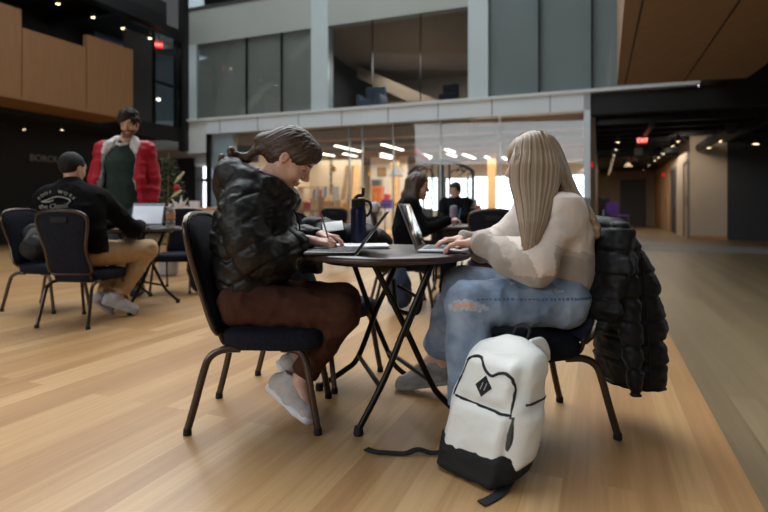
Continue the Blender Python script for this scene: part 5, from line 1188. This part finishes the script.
garment('hair', JF, lambda s: hair_shell(s, HF, 1.12, True), 'hairdark', PF, .008)
c_ = copy_tree(chair0); c_.location = (1.19, 8.55, 0); c_.rotation_euler.z = math.atan2(-.75, -.6); c_['label'] = 'navy banquet chair of the dark-clothed person farther back'
t4 = copy_tree(tab0); t4.location = (.62, 7.98, 0); t4.rotation_euler.z = 2.2; t4['label'] = 'far round table in front of the dark-clothed person'
# ---------------------------------------------------------------- things around the background
# grey coat and navy bag on the long-haired woman's chair
s = SDF((-.3, 4.7, .3), (.25, 5.4, 1.05), .008)
s.chain([(-.10, 5.06, .92), (-.12, 5.05, .7), (-.10, 5.04, .52)], [.035, .05, .06], k=.03, lat=(0, 1, 0), w=2.4); s.cap((-.08, 4.92, .93), (-.08, 5.2, .93), .04, k=.03)
tag(sdfobj('grey_coat', s, MATS['lightgrey'], origin=(-.1, 5.05, .5), disp=wrinkle(.012, .06, 4)), 'light grey coat hung on the long-haired woman\'s chair back', 'coat')
s = SDF((-.2, 4.5, .0), (.4, 5.0, .6), .008)
s.chain([(.12, 4.80, .42), (.13, 4.80, .26), (.14, 4.80, .14)], [.05, .10, .11], k=.05); s.plane((0, 0, .02), (0, 0, -1))
bag = sdfobj('navy_bag', s, mat('bagnavy', '26344a', .8, var=.1), origin=(.12, 4.8, .0), disp=wrinkle(.008, .08, 4)); tag(bag, 'dark blue bag on the floor beside the long-haired woman\'s chair', 'bag')
q = empty('travel_mug', (.73+.0, 5.62, TT), 0, 'tall lilac tumbler on the table behind the blonde student\'s hands', 'bottle')
MB().lathe([(0, 0), (.036, 0), (.04, .01), (.042, .17), (.04, .18), (0, .18)], seg=24).build('body', mat('lilac', '9a86a0', .5), q); MB().lathe([(0, .18), (.038, .18), (.036, .205), (.012, .21), (0, .21)], seg=24).build('lid', MATS['lightgrey'], q)
sheets((.62, 5.62, TT), .3, 'pale sheets of paper under the long-haired woman\'s hand', 2)
# christmas tree
q = empty('potted_fir_tree', (-2.93, 7.3, 0), 0, 'bushy fir tree in a white pot beside the man in red', 'tree')
MB().lathe([(0, 0), (.09, 0), (.12, .02), (.14, .24), (.13, .25), (.12, .22), (0, .22)], seg=24).build('pot', MATS['whitepot'], q)
MB().tube([(0, 0, .2), (0, 0, 1.66)], [.03, .006], 8).build('trunk', MATS['brasswood'], q)
fo = MB(); rn = random.Random(5)
for i in range(150):
    z = .38+1.2*(i/150)**.9; R = .46*(1-(z-.3)/1.45)+.04; a = i*2.4; e = A([R*math.cos(a), R*math.sin(a), z-.02+R*.15]); b = A([0, 0, z])
    for k in range(26):
        t = .2+.8*k/26; c = b+(e-b)*t; d = nrm(A([math.cos(a), math.sin(a), .15])+A([rn.uniform(-1, 1), rn.uniform(-1, 1), rn.uniform(-.6, .8)])*.9); L_ = .07*(1.2-.5*t); w = nrm(np.cross(d, [0, 0, 1]))*.008
        fo.add([c-w, c+w, c+d*L_], [(0, 1, 2)])
fo.build('foliage', MATS['pine'], q, smooth=False)
for px, py, m, r_, lab in ((177, 188, 'red', .045, 'shiny red ball hanging at the right side of the fir tree'),):
    p = W(px, py, 7.0); b = MB().lathe([(0, -r_), (r_*.7, -r_*.7), (r_, 0), (r_*.7, r_*.7), (.008, r_), (.008, r_+.012), (0, r_+.012)], seg=20).build('bauble', MATS[m], loc=p); tag(b, lab, 'ornament')
for px, py, L_, a, lab in ((179, 178, .10, .7, 'pale yellow taper ornament, upper one, on the fir tree'), (176, 194, .08, 1.0, 'pale yellow taper ornament, lower one, on the fir tree')):
    b = MB().tube([(-L_*math.sin(a), 0, -L_*math.cos(a)), (0, 0, 0), (L_*math.sin(a), 0, L_*math.cos(a))], [.004, .022, .012], 8).build('taper_ornament', mat('paleyellow', 'cfcfa0', .5, var=0), loc=W(px, py, 6.95)); tag(b, lab, 'ornament')
fw = MB()
for i in range(9):
    a = .25+i*.33; L_ = (.20, .12)[i % 2]; d = A([math.cos(a), math.sin(i*2.1)*.3, math.sin(a)]); e = A([-d[2], 0, d[0]])*.022; fw.prism([A([0, 0, 0]), d*L_*.45-e, d*L_, d*L_*.45+e], (0, .006, 0))
b = fw.build('white_flower', MATS['paper'], loc=W(180, 210, 7.05)); tag(b, 'white star-like flower ornament above the chair beyond the left table', 'ornament')
# counter left of the glass front
def counter(name, px0, px1, py_top, Y, m, lab, cat='counter', d=.6, drawers=3):
    x0, x1 = (px0-HX)/F_PX*Y, (px1-HX)/F_PX*Y; zt = CZ+(HY-py_top)/F_PX*Y; r = empty(name, ((x0+x1)/2, Y, 0), RZ*.4, lab, cat); w = x1-x0
    MB().rbox((0, d/2, zt-.02), (w+.04, d+.04, .04), .01).build('worktop', MATS[m], r); MB().box((-w/2, .02, .0), (w/2, d, zt-.04)).build('body', MATS[m], r, smooth=False)
    for k in range(drawers): MB().rbox((-w/2+w*(k+.5)/drawers, .01, zt*.5), (w/drawers-.03, .03, zt*.8), .006).build('door', MATS[m], r)
    return r
counter('wooden_counter', 190, 222, 207.5, 10.6, 'woodlight', 'light wooden counter standing before the glass left of the puffer jacket')
counter('low_wooden_box', 182, 212, 213, 9.6, 'woodlight', 'lower light wooden box in front of the counter beside the fir tree', 'box', .4, 2)
def crate(name, px, py_bot, py_top, w, Y, m, lab, cat='box', grp=None, d=.3):
    """py_bot/py_top give base and top height"""
    z0, z1 = CZ+(HY-py_bot)/F_PX*Y, CZ+(HY-py_top)/F_PX*Y
    q = empty(name, ((px-HX)/F_PX*Y, Y, z0), RZ*.5, lab, cat, grp); h = z1-z0
    MB().box((-w/2, -d/2, 0), (w/2, d/2, h*.86)).build('body', MATS[m], q, smooth=False); MB().rbox((0, 0, h*.93), (w+.02, d+.02, h*.14), .006).build('lid', MATS[m], q); return q
for k, (px, w) in enumerate(((192, .08), (197, .07))):
    z = .93; b = MB().lathe([(0, 0), (.05, 0), (.055, .13), (0, .13)], seg=16).build('paper_cup', MATS['paper'], loc=((px-HX)/F_PX*10.8, 10.8, CZ+(HY-207.5)/F_PX*10.6)); tag(b, ('white cup on the light wooden counter, left of two', 'white cup on the light wooden counter, right of two')[k], 'cup')
p = W(205, 211, 9.9); b = MB().rbox((0, 0, .02), (.5, .25, .03), .01).build('paper_roll', MATS['lightgrey'], loc=(p[0], 9.85, CZ+(HY-213)/F_PX*9.6)); tag(b, 'pale flat parcel lying on the lower light wooden box', 'parcel')
# workbench and shelving inside the glass room, left part
UB = 15.5
def rcounter(name, pxa, pxb, u, zt, d, m, lab, cat):
    va, vb = rvu(pxa, u)[0], rvu(pxb, u)[0]; r = rroot(name, (va+vb)/2, u, 0, lab, cat); w = vb-va
    MB().rbox((0, 0, zt-.03), (w, d, .06), .01).build('worktop', MATS[m], r)
    for q in (-1, 1): MB().box((q*w*.46-.04, -d*.4, 0), (q*w*.46+.04, d*.4, zt-.06)).build('leg', MATS[m], r, smooth=False)
    MB().box((-w*.46, -d*.3, .2), (w*.46, d*.3, .24)).build('shelf', MATS[m], r, smooth=False); return r
rcounter('workbench', 296, 352, 15, .82, .8, 'brasswood', 'long brown workbench behind the glass right of the left student\'s face', 'table')
rcounter('work_table', 364, 398, 16.5, .85, .8, 'cafe_white', 'white work table behind the glass right of the blue bottle', 'table')
rcounter('cafe_bench', 440, 500, 16, .8, .8, 'purpledark', 'long dark table behind the glass under the bright windows', 'table')
def on(px, u, z, lab, name, m, w, h, cat='box', d=None):
    v = rvu(px, u)[0]; q = rroot(name, v, u, z, lab, cat); d = d or w
    MB().box((-w/2, -d/2, 0), (w/2, d/2, h*.85)).build('body', MATS[m], q, smooth=False); MB().rbox((0, 0, h*.92), (w+.02, d+.02, h*.16), .005).build('lid', MATS[m], q); return q
lst = [(300, 'cardboard', .35, .30, 'brown carton on the workbench directly before the left student\'s nose'), (309, 'red', .22, .24, 'red tool box on the long brown workbench'), (316, 'ply', .25, .35, 'plywood box on the workbench right of the red tool box'),
       (323, 'cardboard', .22, .42, 'tall carton on the long brown workbench'), (330, 'woodlight', .3, .28, 'light wooden box on the workbench left of the leaning boards'), (339, 'ply', .22, .3, 'small plywood box at the right part of the workbench'), (347, 'yellow', .2, .2, 'yellow box at the right end of the workbench')]
for px, m, w, h, lab in lst: on(px, 15, .82, lab, 'storage_box', m, w, h)
for k, (px, m) in enumerate(((312.5, 'bluegrey'), (314.5, 'pinkgrey'), (317, 'grey'), (319.5, 'red'), (321.5, 'lightgrey'), (324, 'bluegrey'))):
    v = rvu(px, 17.5)[0]; q = rroot('fabric_roll', v, 17.5, 0, 'upright roll of cloth leaning by the tan partition behind the workbench', 'roll', 'cloth rolls behind the workbench'); MB().tube([(0, 0, 0), (.02, .1, 1.55+.05*(k % 3))], .05, 10).build('roll', MATS[m], q)
r = rroot('steel_shelf', rvu(314, 18.2)[0], 18.3, 0, 'open metal shelf against the tan partition behind the cloth rolls', 'shelf')
for x in (-.9, .9): MB().box((x-.02, -.2, 0), (x+.02, .2, 1.7)).build('upright', MATS['grey'], r, smooth=False)
for z in (.3, .75, 1.2, 1.65): MB().box((-.9, -.2, z), (.9, .2, z+.03)).build('board', MATS['woodlight'], r, smooth=False)
# hanging green swag with a yellow ball, leaning planks
v = rvu(331, 17)[0]; q = rroot('garland', v, 17.0, 1.35, 'dark green hanging garland left of the leaning boards', 'garland')
g = MB()
for i in range(700):
    z = random.uniform(0, 1.3); a = random.uniform(0, 6.28); d = A([math.cos(a), math.sin(a), random.uniform(-.5, .5)]); c = A([0, 0, z]); w = A([-d[1], d[0], 0])*.012; g.add([c-w, c+w, c+d*random.uniform(.1, .17)], [(0, 1, 2)])
g.tube([(0, 0, 0), (0, 0, 1.45)], .02, 6); g.build('foliage', MATS['green'], q, smooth=False)
q = MB().lathe([(0, -.1), (.07, -.07), (.1, 0), (.07, .07), (0, .1)], seg=20).build('yellow_ball', MATS['yellow'], loc=W(333, 169, 15.5)); tag(q, 'yellow ball hung at the top of the dark green garland', 'ornament')
for k, (px, lean, wd) in enumerate(((337, .22, .16), (344, .16, .14), (352, .0, .26))):
    v = rvu(px, 18.3)[0]; q = rroot('leaning_board', v, 18.4, 0, ('brown board leaning on the tan partition, leftmost of three', 'brown board leaning on the tan partition, middle of three', 'broad pale board leaning on the tan partition, rightmost of three')[k], 'board')
    MB().prism([(-wd/2, 0, 0), (wd/2, 0, 0), (wd/2+lean, .35, 2.5), (-wd/2+lean, .35, 2.5)], (0, .04, 0)).build('board', MATS['brasswood' if k < 2 else 'ply'], q, smooth=False)
# right part: white wall with dark door panel, picture, orange and yellow things
v = rvu(373, 21)[0]; q = rroot('glass_cabinet', v, 21.3, 0, 'tall narrow grey cabinet on the white wall right of the blue bottle', 'cabinet'); MB().box((-.2, 0, .5), (.2, .25, 2.1)).build('body', MATS['grey'], q, smooth=False); MB().box((-.17, -.02, .55), (.17, 0, 2.05)).build('door', MATS['darkpanel'], q, smooth=False)
v, z = rvz(381, 172, 21.5); q = rroot('wall_picture', v, 21.55, z, 'square brown picture on the white wall under the ceiling lamps', 'picture'); MB().box((-.2, 0, -.2), (.2, .03, .2)).build('frame', MATS['brasswood'], q, smooth=False); MB().box((-.16, -.005, -.16), (.16, 0, .16)).build('canvas', MATS['cardboard'], q, smooth=False)
v, z = rvz(369.5, 174, 21.5); q = MB().rbox((0, 0, 0), (.14, .04, .16), .01).build('wall_note', MATS['yellow'], loc=rm(v, 21.5, z), rotz=RZ); tag(q, 'small yellow sign on the white wall above the narrow cabinet', 'sign')
on(378, 16.5, .85, 'orange tall box on the white work table', 'storage_box', 'orange', .32, .75); on(388, 16.5, .85, 'purple crate on the white work table beside the orange box', 'storage_box', 'purple', .3, .3); on(385, 17.2, .85, 'red carton behind the purple crate', 'storage_box', 'red', .3, .5)
v = rvu(375, 15.2)[0]; q = rroot('yellow_post', v, 15.2, 0, 'slim bright yellow post behind the glass right of the blue bottle', 'post'); MB().tube([(0, 0, 0), (0, 0, 1.35)], .035, 10).build('post', MATS['yellow'], q); MB().lathe([(0, 0), (.14, 0), (.14, .03), (0, .04)], seg=20).build('base', MATS['grey'], q)
r = rroot('barrier_rail', rvu(385, 14.2)[0], 14.2, 0, 'thin black rail crossing behind the blue bottle', 'railing'); MB().tube([(-1.0, 0, .98), (1.0, 0, .98)], .02, 8).build('rail', MATS['blackpaint'], r)
for x in (-1, 0, 1): MB().tube([(x, 0, 0), (x, 0, .98)], .018, 8).build('post', MATS['blackpaint'], r)
q = rroot('pendant_lamp', rvu(396, 17)[0], 17, 1.95, 'grey cone pendant lamp behind the long-haired woman', 'lamp'); MB().lathe([(.03, .4), (.06, .36), (.27, 0), (.25, 0), (.05, .34)], seg=24).build('lamp_shade', MATS['grey'], q); MB().tube([(0, 0, .36), (0, 0, 1.2)], .012, 6).build('cord', MATS['blackpaint'], q)
# arched iron gate
def gp(px, py, Y=14.3): return W(px, py, Y)
q = empty('iron_arch', (gp(442, 200)[0], 14.3, 0), 0, 'black iron double arch trellis standing before the bright windows', 'trellis'); o_ = A([gp(442, 200)[0], 14.3, 0])
def gpx(pts): return [gp(*p)-o_ for p in pts]
m_ = MB(); m_.tube(spline(gpx([(409, 173), (418, 166), (430, 162), (440, 161)]), 14), .05, 8); m_.tube(spline(gpx([(441, 161), (452, 162), (464, 166), (473, 171)]), 14), .05, 8)
m_.tube(spline(gpx([(416, 171), (428, 169), (434, 176), (436, 192)]), 14), .018, 8); m_.tube(spline(gpx([(450, 188), (449, 175), (455, 170), (466, 171)]), 14), .018, 8)
m_.build('arch', MATS['black_metal'], q)
for px, w_, t in ((441, .10, 161), (473, .05, 171), (432, .03, 163), (449.5, .03, 163), (409, .05, 173)): MB().tube(gpx([(px, t), (px, 241)]), w_, 8).build('post', MATS['black_metal'], q)
m_ = MB()
for px0 in (412, 420, 456, 464):
    m_.tube(spline(gpx([(px0, 173), (px0+4, 167), (px0+7, 172), (px0+3, 176)]), 12), .014, 6)
m_.tube(gpx([(441, 178), (473, 178)]), .015, 6); m_.build('scrollwork', MATS['black_metal'], q)
for px, u, m, w, h, z, lab in ((462, 16, 'purpledark', .75, .35, .8, 'dark purple crate on the long table under the windows'), (470, 16, 'cardboard', .3, .22, .8, 'brown carton right of the dark purple crate'), (449, 16, 'grey', .35, .3, .8, 'grey box on the long table under the windows'), (476, 15.6, 'orange', .25, .18, .8, 'small orange box at the right end of the long table')): on(px, u, z, lab, 'storage_box', m, w, h)
q = rroot('santa_figure', rvu(428, 15)[0], 15, 2.28, 'small red hanging ornament under the ceiling behind the arch', 'ornament'); MB().tube([(0, 0, 0), (-.25, 0, .15), (-.42, 0, .34)], [.07, .09, .05], 10).build('body', MATS['red'], q); MB().tube([(-.1, 0, .1), (-.1, 0, .7)], .006, 6).build('cord', MATS['blackpaint'], q)
for k, px in enumerate((426, 450, 460, 471, 483, 495)):
    v = rvu(px, 18.2+(k*1.1)%3.3)[0]; simple_chair('stool_chair', rm(v, 18.2+(k*1.1)%3.3, 0), k*1.3, 'blackpaint', 'dark chair silhouetted against the bright windows behind the glass', 'black_metal', grp='dark chairs under the windows')
# ---------------------------------------------------------------- light
def area(name, loc, tgt, size, sy, power, col=(1, 1, 1), spread=None):
    l = bpy.data.lights.new(name, 'AREA'); l.shape = 'RECTANGLE'; l.size = size; l.size_y = sy; l.energy = power; l.color = col
    if spread: l.spread = math.radians(spread)
    o = bpy.data.objects.new(name, l); COL.objects.link(o); o.location = loc
    o.rotation_euler = (Vector(tgt)-Vector(loc)).to_track_quat('-Z', 'Y').to_euler(); return o
area('skylight', (-3.5, 6.5, 15), (-2.5, 6.5, 0), 11, 9, 1800, (.86, .94, 1))
area('tall_windows', (-10.0, -8.5, 5.3), (-2.0, 3.0, 1.5), 12.5, 2.9, 1200, (.93, .97, 1))
area('cafe_ceiling_glow', tuple(rm(-5.5, 18.5, 2.8)), tuple(rm(-5.5, 18.5, 0)), 9, 7, 1100, (1, .88, .72))
area('gallery_lamp', tuple(rm((va+vb)/2, UF+2.5, 5.3)), tuple(rm((va+vb)/2, UF+2.5, 3.5)), 3, 2, 160, (1, .93, .85))
area('hall_wash', tuple(rm(2.0, 16.2, 2.75)), tuple(rm(3.2, 17.6, .8)), .8, .3, 14, (1, .86, .7)); area('hall_lamp', tuple(rm(1.0, 22, 2.55)), tuple(rm(1.0, 22, 0)), 1, 8, 120, (1, .86, .7))
area('balcony_lamp', tuple(rm(-12.4, 8, 5.6)), tuple(rm(-10.5, 8, 3.4)), .5, 6, 3, (1, .9, .75)); area('passage_lamp', tuple(rm(-13.5, 17.5, 2.7)), tuple(rm(-13.5, 17.5, 0)), .5, .5, 25, (.95, .97, 1)); area('tower_lamp', tuple(rm(VL-.8, UF-.8, 5.8)), tuple(rm(VL-.8, UF-.8, 3)), 1, 1, 7, (.8, .9, 1))
w = bpy.data.worlds.new('World'); S.world = w; w.use_nodes = True; N = w.node_tree.nodes; L = w.node_tree.links; bg = N['Background']
tc = N.new('ShaderNodeTexCoord'); sp = N.new('ShaderNodeSeparateXYZ'); L.new(tc.outputs['Generated'], sp.inputs[0])
r = N.new('ShaderNodeValToRGB'); mr = N.new('ShaderNodeMapRange'); mr.inputs['From Min'].default_value = -1; L.new(sp.outputs['Y'], mr.inputs['Value']); L.new(mr.outputs[0], r.inputs['Fac'])
r.color_ramp.elements[0].position = .55; r.color_ramp.elements[0].color = (.05, .055, .06, 1); r.color_ramp.elements[1].position = .92; r.color_ramp.elements[1].color = (9.5, 9.8, 10.0, 1)
L.new(r.outputs['Color'], bg.inputs['Color']); bg.inputs['Strength'].default_value = 1.0
# ---------------------------------------------------------------- camera
cd_ = bpy.data.cameras.new('camera'); cam = bpy.data.objects.new('camera', cd_); COL.objects.link(cam)
cam.location = (0, 0, CZ); cam.rotation_euler = (math.pi/2, 0, 0); cd_.sensor_width = 36; cd_.lens = F_PX/768*36; cd_.shift_y = -(256-HY)/768; cd_.clip_end = 200
cd_.dof.use_dof = True; cd_.dof.focus_distance = 2.35; cd_.dof.aperture_fstop = 1.7
S.camera = cam
S.view_settings.view_transform = 'Standard'; S.view_settings.look = 'None'; S.view_settings.gamma = 1; S.view_settings.exposure = -0.33; S.view_settings.use_curve_mapping = False
